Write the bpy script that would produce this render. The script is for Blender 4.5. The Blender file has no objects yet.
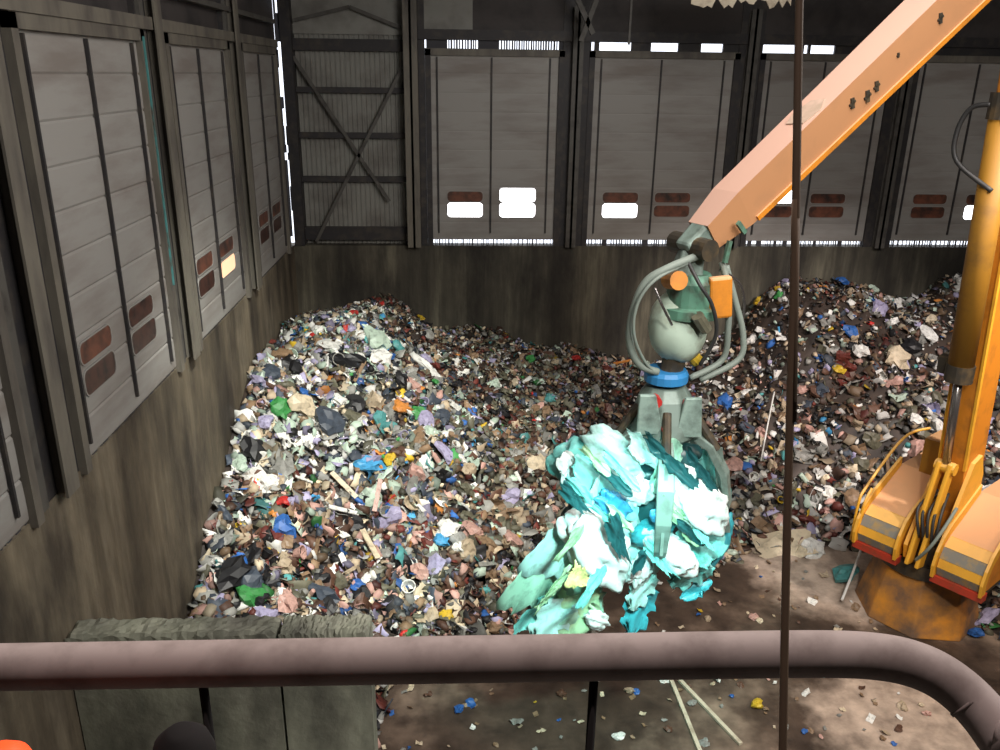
import bpy, bmesh, math, random
import numpy as np
from mathutils import Vector, Matrix, Euler
random.seed(7); RNG = np.random.default_rng(11)
PI = math.pi
scn = bpy.context.scene
COL = scn.collection

# ------------------------------------------------------------------ camera
F, PITCH, YAW, ROLL = 834.05, math.radians(19.884), math.radians(2.982), math.radians(-0.7566)
CZ = 11.5
def cam_axes():
    cp, sp, cy, sy, cr, sr = math.cos(PITCH), math.sin(PITCH), math.cos(YAW), math.sin(YAW), math.cos(ROLL), math.sin(ROLL)
    f = Vector((sy*cp, cy*cp, -sp)); r = Vector((cy, -sy, 0)); d = f.cross(r)
    return cr*r + sr*d, -sr*r + cr*d, f
R_, D_, F_ = cam_axes()
CAM = Vector((0, 0, CZ))
def ray(x, y): return R_*((x-500)/F) + D_*((y-375)/F) + F_
def pd(x, y, dep): return CAM + ray(x, y)*dep
def pY(x, y, Y): d = ray(x, y); return CAM + d*(Y/d.y)
def pz(x, y, z): d = ray(x, y); return CAM + d*((z-CZ)/d.z)
def pplane(x, y, p, n):
    d = ray(x, y); n = Vector(n); return CAM + d*((Vector(p)-CAM).dot(n)/d.dot(n))

cam_d = bpy.data.cameras.new('camera'); cam = bpy.data.objects.new('camera', cam_d); COL.objects.link(cam)
cam_d.sensor_width = 36; cam_d.lens = F/1000*36; cam_d.clip_start = 0.05
cam.matrix_world = Matrix((( R_.x, -D_.x, -F_.x, CAM.x), (R_.y, -D_.y, -F_.y, CAM.y), (R_.z, -D_.z, -F_.z, CAM.z), (0, 0, 0, 1)))
scn.camera = cam
scn.view_settings.view_transform = 'Standard'; scn.view_settings.look = 'None'
scn.view_settings.gamma = 1; scn.view_settings.use_curve_mapping = False
scn.view_settings.exposure = 0.0

# ------------------------------------------------------------------ materials
def nt(name):
    m = bpy.data.materials.new(name); m.use_nodes = True
    return m, m.node_tree, m.node_tree.nodes['Principled BSDF']
def ramp(t, fac, stops):
    r = t.nodes.new('ShaderNodeValToRGB')
    e = r.color_ramp.elements
    while len(e) < len(stops): e.new(0.5)
    for k, (p, c) in enumerate(stops): e[k].position = p; e[k].color = (*c, 1)
    t.links.new(fac, r.inputs[0]); return r.outputs[0]
def noise(t, scale, detail=4, stretch=None, coord='Object', rough=0.6):
    tc = t.nodes.new('ShaderNodeTexCoord'); n = t.nodes.new('ShaderNodeTexNoise')
    n.inputs['Scale'].default_value = scale; n.inputs['Detail'].default_value = detail; n.inputs['Roughness'].default_value = rough
    src = tc.outputs[coord]
    if stretch:
        mp = t.nodes.new('ShaderNodeMapping'); mp.inputs['Scale'].default_value = stretch
        t.links.new(src, mp.inputs[0]); src = mp.outputs[0]
    t.links.new(src, n.inputs['Vector']); return n.outputs[0]
def mixc(t, fac, a, b, mode='MIX'):
    m = t.nodes.new('ShaderNodeMix'); m.data_type = 'RGBA'; m.blend_type = mode
    for sock, v in ((m.inputs[0], fac), (m.inputs[6], a), (m.inputs[7], b)):
        if isinstance(v, (int, float)): sock.default_value = v
        elif isinstance(v, tuple): sock.default_value = (*v, 1)
        else: t.links.new(v, sock)
    return m.outputs[2]
def bump(t, p, h, s, d=0.05):
    b = t.nodes.new('ShaderNodeBump'); b.inputs['Strength'].default_value = s; b.inputs['Distance'].default_value = d
    t.links.new(h, b.inputs['Height']); t.links.new(b.outputs[0], p.inputs['Normal'])
def mat(name, c, rough=0.6, metal=0.0, dirt=None, amount=0.5, scale=3.0, stretch=None, bmp=0):
    m, t, p = nt(name)
    p.inputs['Roughness'].default_value = rough; p.inputs['Metallic'].default_value = metal
    p.inputs['Base Color'].default_value = (*c, 1)
    if dirt is not None:
        n = noise(t, scale, 6, stretch)
        f = ramp(t, n, [(0.62-0.35*amount, (0, 0, 0)), (0.78-0.2*amount, (1, 1, 1))])
        t.links.new(mixc(t, f, c, dirt), p.inputs['Base Color'])
        if bmp: bump(t, p, n, bmp)
    return m
def emis(name, c, s):
    m, t, p = nt(name)
    p.inputs['Base Color'].default_value = (*c, 1); p.inputs['Emission Color'].default_value = (*c, 1); p.inputs['Emission Strength'].default_value = s
    return m
def dust_light_paint(name, c, dust, amt=0.75, dirt=(0.05, 0.035, 0.02), dark=0.45):
    """paint with grime patches and dust and overhead light put as one paler colour on the faces that look up"""
    m, t, p = nt(name); p.inputs['Roughness'].default_value = 0.55
    n = noise(t, 2.2, 6, coord='Object'); g = ramp(t, n, [(0.5, (0, 0, 0)), (0.75, (1, 1, 1))])
    gm = t.nodes.new('ShaderNodeMath'); gm.operation = 'MULTIPLY'; gm.inputs[1].default_value = dark; t.links.new(g, gm.inputs[0])
    base = mixc(t, gm.outputs[0], c, dirt)
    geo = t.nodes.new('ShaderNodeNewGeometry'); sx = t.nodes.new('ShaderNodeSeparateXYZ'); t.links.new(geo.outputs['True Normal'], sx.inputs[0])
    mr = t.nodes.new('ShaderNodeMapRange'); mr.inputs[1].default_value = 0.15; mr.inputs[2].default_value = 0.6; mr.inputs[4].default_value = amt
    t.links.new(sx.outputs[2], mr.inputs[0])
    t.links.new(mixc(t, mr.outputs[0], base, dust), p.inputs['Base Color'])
    return m

M = {}
M['door'] = mat('door_paint', (0.33, 0.32, 0.30), 0.6, 0, (0.23, 0.205, 0.185), 0.5, 0.8, (0.4, 1, 2.0))
M['frame'] = mat('frame_steel', (0.17, 0.155, 0.125), 0.6, 0, (0.09, 0.08, 0.07), 0.5, 2, (1, 1, .3))
M['dark'] = mat('dark_steel', (0.035, 0.033, 0.035), 0.6, 0.2, (0.07, 0.06, 0.05), 0.4, 3)
M['girt'] = mat('girt_steel', (0.10, 0.095, 0.085), 0.6, 0.1, (0.05, 0.045, 0.04), 0.4, 3)
M['upper'] = mat('upper_cladding', (0.06, 0.052, 0.05), 0.7, 0, (0.03, 0.027, 0.027), 0.5, 1.2)
M['clad'] = mat('pale_cladding', (0.25, 0.25, 0.225), 0.6, 0, (0.16, 0.15, 0.135), 0.5, 1.1)
M['ceil'] = mat('ceiling_sheet', (0.05, 0.045, 0.045), 0.8)
M['brown_pane'] = mat('grimy_pane', (0.20, 0.075, 0.045), 0.4, 0, (0.035, 0.025, 0.022), 0.6, 2.2)
M['dark_pane'] = mat('dark_pane', (0.09, 0.04, 0.03), 0.3, 0, (0.02, 0.015, 0.015), 0.5, 5)
M['pane_rim'] = mat('pane_rim', (0.30, 0.29, 0.27), 0.5)
M['lit_pane'] = emis('daylit_pane', (1.0, 0.98, 1.0), 4.0)
M['lit_peach'] = emis('daylit_peach_pane', (1.0, 0.62, 0.38), 0.9)
M['brush'] = mat('brush_seal', (0.05, 0.05, 0.06), 0.7)
M['teal'] = mat('teal_paint', (0.07, 0.25, 0.25), 0.5, 0, (0.08, 0.08, 0.07), 0.4, 3)
def concrete(name, a, b, c, str_=(1.6, 1.6, 0.12)):
    m, t, p = nt(name); p.inputs['Roughness'].default_value = 0.75
    n1 = noise(t, 1.0, 7, str_, rough=0.65); n2 = noise(t, 0.75, 5, (1, 1, 0.45))
    c1 = ramp(t, n1, [(0.33, a), (0.52, b), (0.72, c)])
    c2 = ramp(t, n2, [(0.36, (0.32, 0.30, 0.29)), (0.66, (1.25, 1.22, 1.12))])
    t.links.new(mixc(t, 1.0, c1, c2, 'MULTIPLY'), p.inputs['Base Color']); bump(t, p, noise(t, 6, 6), 0.3, 0.05)
    return m
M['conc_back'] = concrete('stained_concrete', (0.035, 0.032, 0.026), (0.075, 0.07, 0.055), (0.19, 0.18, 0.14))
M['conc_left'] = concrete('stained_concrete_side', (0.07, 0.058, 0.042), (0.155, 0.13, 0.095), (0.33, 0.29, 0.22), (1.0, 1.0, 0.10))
M['panel'] = concrete('panel_concrete', (0.22, 0.24, 0.20), (0.34, 0.36, 0.30), (0.50, 0.52, 0.45), (1.2, 1.2, 0.5))
def floor_mat():
    m, t, p = nt('dirty_floor')
    n1 = noise(t, 0.28, 5, coord='Object'); n2 = noise(t, 2.0, 8, coord='Object')
    a = ramp(t, n1, [(0.38, (0.040, 0.026, 0.018)), (0.52, (0.085, 0.06, 0.045)), (0.64, (0.26, 0.20, 0.155))])
    b = ramp(t, n2, [(0.3, (0.45, 0.42, 0.4)), (0.65, (1.2, 1.15, 1.1))])
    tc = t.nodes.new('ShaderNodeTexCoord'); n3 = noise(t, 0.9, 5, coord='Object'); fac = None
    for (cx, cy, r) in ((9.3, 17.2, 2.0), (8.4, 12.3, 1.7), (8.0, 18.2, 1.2)):      # paler patches
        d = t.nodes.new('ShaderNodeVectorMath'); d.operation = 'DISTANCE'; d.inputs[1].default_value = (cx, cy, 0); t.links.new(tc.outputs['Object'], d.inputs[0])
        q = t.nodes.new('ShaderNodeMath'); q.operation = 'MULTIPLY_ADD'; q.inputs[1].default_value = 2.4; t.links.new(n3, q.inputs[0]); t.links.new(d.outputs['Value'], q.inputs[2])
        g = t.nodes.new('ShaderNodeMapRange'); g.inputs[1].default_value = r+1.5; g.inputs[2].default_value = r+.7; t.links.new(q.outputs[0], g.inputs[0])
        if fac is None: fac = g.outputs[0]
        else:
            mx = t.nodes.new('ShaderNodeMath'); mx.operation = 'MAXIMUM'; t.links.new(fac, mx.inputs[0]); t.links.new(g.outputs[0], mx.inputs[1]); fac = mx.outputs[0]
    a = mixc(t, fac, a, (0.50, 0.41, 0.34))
    t.links.new(mixc(t, 1.0, a, b, 'MULTIPLY'), p.inputs['Base Color'])
    p.inputs['Roughness'].default_value = 0.55; bump(t, p, n2, 0.5, 0.08); return m
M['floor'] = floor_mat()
def mound_mat():
    m, t, p = nt('compacted_refuse'); n = noise(t, 3.0, 8)
    t.links.new(ramp(t, n, [(0.3, (0.012, 0.009, 0.007)), (0.5, (0.05, 0.035, 0.027)), (0.7, (0.14, 0.10, 0.08))]), p.inputs['Base Color'])
    p.inputs['Roughness'].default_value = 0.9; bump(t, p, n, 0.8, 0.15); return m
M['mound'] = mound_mat()
def attr_mat():
    m, t, p = nt('mixed_refuse'); a = t.nodes.new('ShaderNodeAttribute'); a.attribute_name = 'tint'
    t.links.new(a.outputs['Color'], p.inputs['Base Color']); p.inputs['Roughness'].default_value = 0.6; return m
M['tint'] = attr_mat()
M['paint'] = dust_light_paint('orange_machine_paint', (0.62, 0.22, 0.015), (0.70, 0.42, 0.24))
M['olive'] = dust_light_paint('ochre_paint', (0.33, 0.16, 0.015), (0.60, 0.36, 0.2), 0.6)
M['yellow'] = dust_light_paint('yellow_paint', (0.80, 0.40, 0.03), (0.75, 0.48, 0.2), 0.5, dark=0.25)
M['stick'] = dust_light_paint('dust_light_orange_paint', (0.43, 0.21, 0.095), (0.56, 0.36, 0.285), 0.9, (0.30, 0.16, 0.08), 0.35)
M['tread'] = mat('grey_tread', (0.20, 0.19, 0.16), 0.7, 0, (0.36, 0.24, 0.08), 0.4, 5)
M['red'] = mat('red_paint', (0.46, 0.045, 0.02), 0.5, 0, (0.2, 0.06, 0.03), 0.4, 4)
M['pedestal'] = mat('dirty_orange_paint', (0.66, 0.27, 0.03), 0.6, 0, (0.17, 0.10, 0.06), 0.85, 1.3, None, 0.4)
M['grime'] = mat('oily_grime', (0.035, 0.03, 0.022), 0.5, 0, (0.10, 0.07, 0.035), 0.5, 4)
M['chrome'] = mat('dull_chrome', (0.35, 0.33, 0.32), 0.25, 0.9)
M['hose'] = mat('rubber_hose', (0.03, 0.03, 0.03), 0.5)
M['hose_pale'] = mat('dusty_hose', (0.20, 0.24, 0.21), 0.6)
M['grab'] = mat('grab_steel', (0.20, 0.27, 0.24), 0.5, 0.1, (0.09, 0.12, 0.10), 0.5, 3)
M['housing'] = mat('housing_paint', (0.46, 0.58, 0.48), 0.5, 0, (0.25, 0.27, 0.2), 0.4, 2.5)
M['scuff'] = mat('scuffed_metal', (0.36, 0.27, 0.2), 0.6, 0, (0.5, 0.36, 0.28), 0.5, 4)
M['plate'] = mat('pale_teal_plate', (0.30, 0.42, 0.37), 0.5, 0.1, (0.12, 0.17, 0.15), 0.5, 3)
M['green'] = mat('green_paint', (0.10, 0.24, 0.17), 0.5, 0, (0.06, 0.07, 0.05), 0.5, 4)
M['blue'] = mat('blue_paint', (0.03, 0.22, 0.50), 0.5)
M['rail'] = mat('dusty_brown_rail', (0.48, 0.40, 0.375), 0.75, 0, (0.30, 0.24, 0.22), 0.5, 12)
M['black'] = mat('black_rubber', (0.010, 0.008, 0.008), 0.9)
M['wire'] = mat('brown_wire', (0.30, 0.21, 0.14), 0.5)
M['glow_dome'] = emis('orange_plastic', (1.0, 0.09, 0.02), 0.9)  # orange dome glows by added emission, as little light reaches it
M['wood'] = mat('pale_wood', (0.62, 0.55, 0.42), 0.7, 0, (0.4, 0.33, 0.24), 0.4, 3)

# ------------------------------------------------------------------ mesh helpers
class MB:
    def __init__(s): s.v = []; s.f = []
    def add(s, vs, fs):
        o = len(s.v); s.v += [tuple(v) for v in vs]; s.f += [tuple(i+o for i in f) for f in fs]; return s
    def box(s, a, b, mtx=None):
        x0, y0, z0 = a; x1, y1, z1 = b
        vs = [Vector(p) for p in ((x0,y0,z0),(x1,y0,z0),(x1,y1,z0),(x0,y1,z0),(x0,y0,z1),(x1,y0,z1),(x1,y1,z1),(x0,y1,z1))]
        if mtx: vs = [mtx @ v for v in vs]
        return s.add(vs, [(0,3,2,1),(4,5,6,7),(0,1,5,4),(1,2,6,5),(2,3,7,6),(3,0,4,7)])
    def prism(s, poly, y0, y1):
        """poly in local x,z (counter clockwise seen from -y), extruded along y"""
        n = len(poly); vs = [(x, y0, z) for x, z in poly] + [(x, y1, z) for x, z in poly]
        fs = [tuple(range(n)), tuple(range(2*n-1, n-1, -1))] + [(i, i+n, (i+1) % n+n, (i+1) % n) for i in range(n)]
        return s.add(vs, fs)
    def tube(s, pts, r, n=10, cap=True):
        pts = [Vector(p) for p in pts]; rs = r if isinstance(r, (list, tuple)) else [r]*len(pts)
        up = None; vs = []
        for i, p in enumerate(pts):
            t = (pts[min(i+1, len(pts)-1)] - pts[max(i-1, 0)]).normalized()
            if up is None: up = t.orthogonal().normalized()
            up = (up - t*up.dot(t)).normalized(); w = t.cross(up)
            for k in range(n): a = 2*PI*k/n; vs.append(p + (up*math.cos(a) + w*math.sin(a))*rs[i])
        fs = [(i*n+k, i*n+(k+1) % n, (i+1)*n+(k+1) % n, (i+1)*n+k) for i in range(len(pts)-1) for k in range(n)]
        if cap: fs += [tuple(range(n-1, -1, -1)), tuple(range((len(pts)-1)*n, len(pts)*n))]
        return s.add(vs, fs)
    def lathe(s, prof, n=24, c=(0, 0, 0), rings=None):
        vs = []; 
        for r, z in prof:
            for k in range(n): a = 2*PI*k/n; vs.append((c[0]+r*math.cos(a), c[1]+r*math.sin(a), c[2]+z))
        m = len(prof); fs = [(i*n+k, i*n+(k+1) % n, (i+1)*n+(k+1) % n, (i+1)*n+k) for i in range(m-1) for k in range(n)]
        fs += [tuple(range(n-1, -1, -1)), tuple(range((m-1)*n, m*n))]
        return s.add(vs, fs)
    def beam(s, p0, p1, w, h, w1=None, h1=None, up=(0, 0, 1)):
        """box section from p0 to p1; w across, h along up"""
        p0, p1 = Vector(p0), Vector(p1); t = (p1-p0).normalized(); u = Vector(up); u = (u - t*u.dot(t)).normalized(); x = t.cross(u)
        w1 = w if w1 is None else w1; h1 = h if h1 is None else h1; vs = []
        for p, a, b in ((p0, w, h), (p1, w1, h1)):
            vs += [p - x*a/2 - u*b/2, p + x*a/2 - u*b/2, p + x*a/2 + u*b/2, p - x*a/2 + u*b/2]
        return s.add(vs, [(3,2,1,0),(4,5,6,7),(0,1,5,4),(1,2,6,5),(2,3,7,6),(3,0,4,7)])
    def build(s, name, m, parent=None, smooth=False, bevel=0):
        me = bpy.data.meshes.new(name); me.from_pydata(s.v, [], s.f); me.update()
        bm = bmesh.new(); bm.from_mesh(me); bmesh.ops.recalc_face_normals(bm, faces=bm.faces); bm.to_mesh(me); bm.free()
        if m: me.materials.append(m)
        o = bpy.data.objects.new(name, me); COL.objects.link(o)
        if parent: o.parent = parent
        if smooth:
            for p in me.polygons: p.use_smooth = True
        if bevel:
            b = o.modifiers.new('bevel', 'BEVEL'); b.width = bevel; b.segments = 2; b.limit_method = 'ANGLE'
        return o
def empty(name, loc=(0, 0, 0), rz=0):
    o = bpy.data.objects.new(name, None); COL.objects.link(o); o.location = loc; o.rotation_euler = (0, 0, rz); return o
def tag(o, label=None, cat=None, group=None, kind=None):
    if label: o['label'] = label
    if cat: o['category'] = cat
    if group: o['group'] = group
    if kind: o['kind'] = kind
    return o
def struct(o): o['kind'] = 'structure'; return o
def smoothpath(pts, n=6):
    pts = [Vector(p) for p in pts]; out = []
    for i in range(len(pts)-1):
        a, b, c, d = pts[max(i-1, 0)], pts[i], pts[i+1], pts[min(i+2, len(pts)-1)]
        for k in range(n):
            t = k/n; out.append(0.5*((2*b) + (c-a)*t + (2*a-5*b+4*c-d)*t*t + (3*b-a-3*c+d)*t**3))
    out.append(pts[-1]); return out

# ------------------------------------------------------------------ the hall
XL, YB, SILL, XR, YF, TOP = -5.3, 27.0, 6.2, 22.0, -6.0, 17.0
DH = 5.85                                                    # door height
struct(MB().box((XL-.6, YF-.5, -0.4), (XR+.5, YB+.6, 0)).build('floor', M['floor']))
struct(MB().box((XL-.8, YF-.5, TOP), (XR+.5, YB+.8, TOP+.2)).build('ceiling', M['ceil']))
struct(MB().box((XR, YF-.5, 0), (XR+.3, YB+.6, TOP)).build('wall_right', M['upper']))
struct(MB().box((XL-.6, YF-.4, 0), (XR, YF, TOP)).build('wall_front', M['upper']))
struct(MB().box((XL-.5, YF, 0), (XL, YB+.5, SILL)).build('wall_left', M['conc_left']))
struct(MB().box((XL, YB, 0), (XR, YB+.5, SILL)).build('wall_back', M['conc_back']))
# upper walls: cladding above the doors
struct(MB().box((XL-.45, YF, 12.35), (XL-.12, 26.95, TOP)).build('wall_left_upper', M['upper']))
struct(MB().box((XL-.45, YF, SILL), (XL-.12, 5.06, 12.35)).build('wall_left_blank', M['upper']))
struct(MB().box((XL-.45, 26.09, SILL), (XL-.12, 26.95, 12.35)).build('wall_left_end', M['upper']))
struct(MB().box((0.45, YB+.1, 12.62), (XR, YB+.4, TOP)).build('wall_back_upper', M['upper']))

def rrect(w, h, r, n=5):
    pts = []
    for cx, cz, a0 in ((w/2-r, h/2-r, 0), (-w/2+r, h/2-r, PI/2), (-w/2+r, -h/2+r, PI), (w/2-r, -h/2+r, 1.5*PI)):
        for k in range(n+1): a = a0 + PI/2*k/n; pts.append((cx+r*math.cos(a), cz+r*math.sin(a)))
    return pts
def ring(mb, cx, cz, w, h, b, y0, y1):
    o = [(cx+x, cz+z) for x, z in rrect(w+2*b, h+2*b, 0.14)]; i = [(cx+x, cz+z) for x, z in rrect(w, h, 0.11)]
    n = len(o); vs = [(x, y0, z) for x, z in o] + [(x, y0, z) for x, z in i] + [(x, y1, z) for x, z in o] + [(x, y1, z) for x, z in i]
    fs = []
    for k in range(n):
        l = (k+1) % n
        fs += [(k, l, n+l, n+k), (2*n+k, 3*n+k, 3*n+l, 2*n+l), (k, 2*n+k, 2*n+l, l), (n+k, n+l, 3*n+l, 3*n+k)]
    mb.add(vs, fs)
def make_door(idx, loc, rz, W, panes, gap=0.16, seal=0.5, wx=((0.53, 1.13), (2.20, 1.16)), centre=0.48, groove=.022, side='frame'):
    d = empty('door_%d' % idx, loc, rz); struct(d)
    # leaf: horizontal sections with a groove between them, slightly dished
    mb = MB(); nsec = 10; hs = (DH-gap)/nsec; prof = []
    for k in range(nsec):
        z = gap + k*hs
        prof += [(groove, z), (0.0, z+0.035), (-0.004, z+hs*0.3), (-0.004, z+hs*0.7), (0.0, z+hs-0.03), (groove, z+hs)]
    vs = [(0.02, y, z) for y, z in prof] + [(W-0.02, y, z) for y, z in prof]; n = len(prof)
    fs = [(i, n+i, n+i+1, i+1) for i in range(n-1)]
    vs += [(0.02, 0.12, gap), (W-.02, 0.12, gap), (W-.02, 0.12, DH), (0.02, 0.12, DH)]; b = 2*n
    fs += [(b+3, b+2, b+1, b), (0, b, b+1, n), (n-1, 2*n-1, b+2, b+3)]
    fs += [tuple([b] + list(range(0, n)) + [b+3]), tuple([b+1] + list(range(n, 2*n)) + [b+2])]
    mb.add(vs, fs).build('door_leaf', M['door'], d)
    for x in (0.055*W, centre*W, 0.925*W):
        MB().box((x-.024, -.06, gap+.22), (x+.024, -.013, DH-.1)).build('guide_rail', M['dark'], d)
    i = 0
    for (x0, w) in wx:
        for z0, h in ((0.96, 0.36), (1.42, 0.31)):
            kind = panes[i]; i += 1
            if kind == 'lit_pane': z0, h = (z0-.04, .46) if z0 < 1.2 else (z0-.01, .44)  # lit panes made taller, daylight glare put into their shape
            if kind is None: continue
            fr = MB(); ring(fr, x0+w/2, z0+h/2, w, h, 0.025, -.03, 0.01); f = fr.build('window_frame', M['pane_rim'], d)
            mb = MB(); mb.prism([(x0+w/2+x, z0+h/2+z) for x, z in rrect(w, h, 0.11)], -.022, 0.0); mb.build('pane', M[kind], f)
    # brush seal under the leaf: bristle clumps with daylight between them
    if seal is not None:
        mb = MB(); x = 0.0
        while x < W-.05:
            w = random.uniform(.02, .06) if random.random() > (seal-.3)*.4 else random.uniform(.15, .4)
            mb.box((x, .03, 0.0), (min(x+w*(1-seal*.5), W), .06, gap+.03)); x += w + random.uniform(.015, .09)*(1.6-seal)
        mb.build('brush_seal', M['brush'], d)
    else:
        MB().box((0, .02, 0), (W, .10, gap+.02)).build('bottom_seal', M['brush'], d)
    for x0, x1 in ((-.14, 0.03), (W-.03, W+.14)):
        MB().box((x0, -.10, 0.0), (x1, .16, DH+.12)).build('door_frame', M[side], d)
    MB().box((-.14, -.10, DH-.06), (W+.14, .16, DH+.14)).build('door_frame', M['frame'], d)
    return d
B, K, L_, P_ = 'brown_pane', 'dark_pane', 'lit_pane', 'lit_peach'
# pane order: near column lower, near column upper, far column lower, far column upper
LS = SILL-.06
make_door(1, (XL, 10.92, LS), PI/2, 4.15, (K, B, K, K), 0.09, 0.95, ((0.38, 1.08), (2.2, 1.1)), 0.5)
make_door(2, (XL, 16.42, LS), PI/2, 4.15, (K, B, P_, B), 0.09, 0.8, ((0.4, 1.15), (2.1, 1.2)), 0.48)
make_door(3, (XL, 21.9, LS), PI/2, 4.05, (K, B, K, B), 0.09, 0.75)
make_door(4, (XL, 5.2, LS), PI/2, 4.15, (K, B, K, B), 0.09, 0.95)
make_door(5, (-0.85, YB+.12, SILL), 0, 3.97, (L_, B, L_, L_), 0.19, 0.3, ((0.50, 1.13), (2.17, 1.16)), 0.475, .006, 'dark')
make_door(6, (4.16, YB+.12, SILL), 0, 4.38, (L_, B, B, B), 0.19, 0.5, ((0.50, 1.15), (2.2, 1.16)), 0.48, .006, 'dark')
make_door(7, (9.45, YB+.12, SILL), 0, 4.05, (B, L_, B, B), 0.17, 0.75, ((0.35, 1.13), (2.05, 1.16)), .48, .006, 'dark')
make_door(8, (14.35, YB+.12, SILL), 0, 4.1, (B, B, L_, B), 0.19, 0.3, ((0.6, 1.13), (2.4, 1.16)), .48, .006, 'dark')
struct(MB().box((18.6, YB+.1, SILL), (XR, YB+.4, 12.62)).build('wall_back_blank', M['clad']))

# columns (each its own), back wall
def hcol(name, x0, x1, y, z0, z1, m, depth=0.34, back=False):
    mb = MB(); t = 0.035
    mb.box((x0, y-depth, z0), (x1, y-depth+t, z1)).box((x0, y-t, z0), (x1, y, z1)).box(((x0+x1)/2-t, y-depth, z0), ((x0+x1)/2+t, y, z1))
    return struct(mb.build(name, m))
hcol('column', -1.62, -1.2, YB+.2, SILL, TOP, M['frame'], 0.5)
for a, b in ((3.2, 4.06), (8.62, 9.36), (13.6, 14.26)):
    struct(MB().box((a, YB+.06, SILL), (b, YB+.3, TOP)).build('column', M['dark']))
    c = (a+b)/2
    hcol('column', c-.16, c+.16, YB+.05, SILL, 13.4, M['girt'], 0.26)
struct(MB().box((-1.2, YB+.06, SILL), (-1.0, YB+.3, TOP)).build('column', M['dark']))
# columns on the side wall
for y0, y1 in ((9.5, 10.78), (15.22, 16.28), (20.72, 21.76)):
    struct(MB().box((XL-.3, y0, SILL), (XL-.02, y1, TOP)).build('column', M['dark']))
    c = (y0+y1)/2; mb = MB()
    mb.box((XL+.16, c-.17, SILL), (XL+.195, c+.17, 14.5)).box((XL-.02, c-.02, SILL), (XL+.16, c+.02, 14.5))
    struct(mb.build('column', M['frame']))
    struct(MB().box((XL-.04, y0+.06, SILL), (XL+.05, y0+.24, 13)).build('column', M['girt']))
struct(MB().box((XL+.06, 15.10, SILL+1.6), (XL+.12, 15.16, 12.0)).build('trim_1', M['teal']))
# lintels
struct(MB().box((XL-.2, 4.6, 12.12), (XL+.13, 26.1, 12.32)).build('beam', M['frame']))
struct(MB().box((XL-.12, 4.6, 12.75), (XL+.1, 26.1, 12.86)).build('beam', M['girt']))
struct(MB().box((-1.2, YB-.02, 12.43), (XR, YB+.3, 12.72)).build('beam', M['dark']))
# seal strip over the back doors, with the openings the daylight comes through
def strip(a, b): return struct(MB().box((a, YB+.1, 12.14), (b, YB+.2, 12.45)).build('trim_2', M['dark']))
holes = [(4.0, 4.16), (4.31, 5.29), (5.9, 6.74), (7.45, 8.13), (9.28, 10.52), (10.66, 10.79), (10.87, 11.63)]
x = 3.25
for a, b in holes + [(18.6, 18.6)]:
    if a > x: strip(x, a)
    x = b
mb = MB(); x = -.95
while x < 3.25:
    lit = -.55 < x < 0.55 or 1.05 < x < 3.05
    w = random.uniform(.035, .06) if lit else .2
    mb.box((x, YB+.12, 12.14), (x+w, YB+.15, 12.45)); x += w + (random.uniform(.02, .045) if lit else 0)
struct(mb.build('trim_3', M['brush']))
# braced bay in the corner
mb = MB(); x = XL+.3; pts = []
while x < -1.2:
    pts += [(x, 0.0), (x+.05, 0.0), (x+.075, 0.04), (x+.125, 0.04)]; x += .15
vs = [(px, YB+.42-dy, SILL) for px, dy in pts] + [(px, YB+.42-dy, 12.6) for px, dy in pts]; n = len(pts)
mb.add(vs, [(i, i+1, n+i+1, n+i) for i in range(n-1)]); struct(mb.build('wall_back_corrugated', M['clad']))
for z, h, m in ((12.25, .34, 'dark'), (10.96, .17, 'dark'), (9.62, .17, 'dark'), (8.28, .17, 'dark'), (6.55, .42, 'dark')):
    struct(MB().box((XL+.1, YB+.2, z-h/2), (-1.62, YB+.36, z+h/2)).build('beam', M[m]))
struct(MB().box((XL+.3, YB+.32, 12.55), (-1.4, YB+.42, TOP)).build('wall_back_pale_upper', M['clad']))
struct(MB().box((-1.2, YB+.1, 12.68), (0.45, YB+.3, TOP)).build('wall_back_pale_centre', M['clad']))
for a, b in (((-4.95, 11.9), (-2.2, 7.6)), ((-1.7, 11.6), (-4.6, 6.3))):
    struct(MB().beam((a[0], YB+.15, a[1]), (b[0], YB+.15, b[1]), .05, .10, up=(1, 0, 0)).build('beam', M['girt']))
for a, b in (((-4.9, 12.9), (-3.2, 13.3)), ((-3.2, 13.3), (-1.7, 12.75))):
    struct(MB().beam((a[0], YB+.15, a[1]), (b[0], YB+.15, b[1]), .05, .10).build('beam', M['girt']))
# corner post, set off from the side wall by a ragged slit of daylight
struct(MB().box((XL+.04, YB-.05, SILL), (XL+.36, YB+.45, TOP)).build('column', M['dark']))
mb = MB(); z = SILL
while z < TOP-.3:
    h = random.uniform(.12, .9); g = random.choice([.03, .06, .08, .10, .12, .18])
    mb.box((XL-.13, YB+.05, z), (XL-.13+g, YB+.10, z+h)).box((XL+.04-random.choice([0, .02, .05]), YB+.05, z), (XL+.06, YB+.1, z+h)); z += h
struct(mb.build('trim_4', M['brush']))
# roof steel between the columns, top of the picture
for a, b in (((3.55, 25.8, 12.4), (4.5, 25.8, 15)), ((3.9, 25.8, 12.6), (2.6, 25.8, 15))):
    struct(MB().beam(a, b, .12, .14).build('beam', M['girt']))
c = pY(632, -5, 25); struct(MB().box((c.x-.03, 25, 12.3), (c.x+.03, 25.06, TOP)).build('beam', M['girt']))

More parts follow.
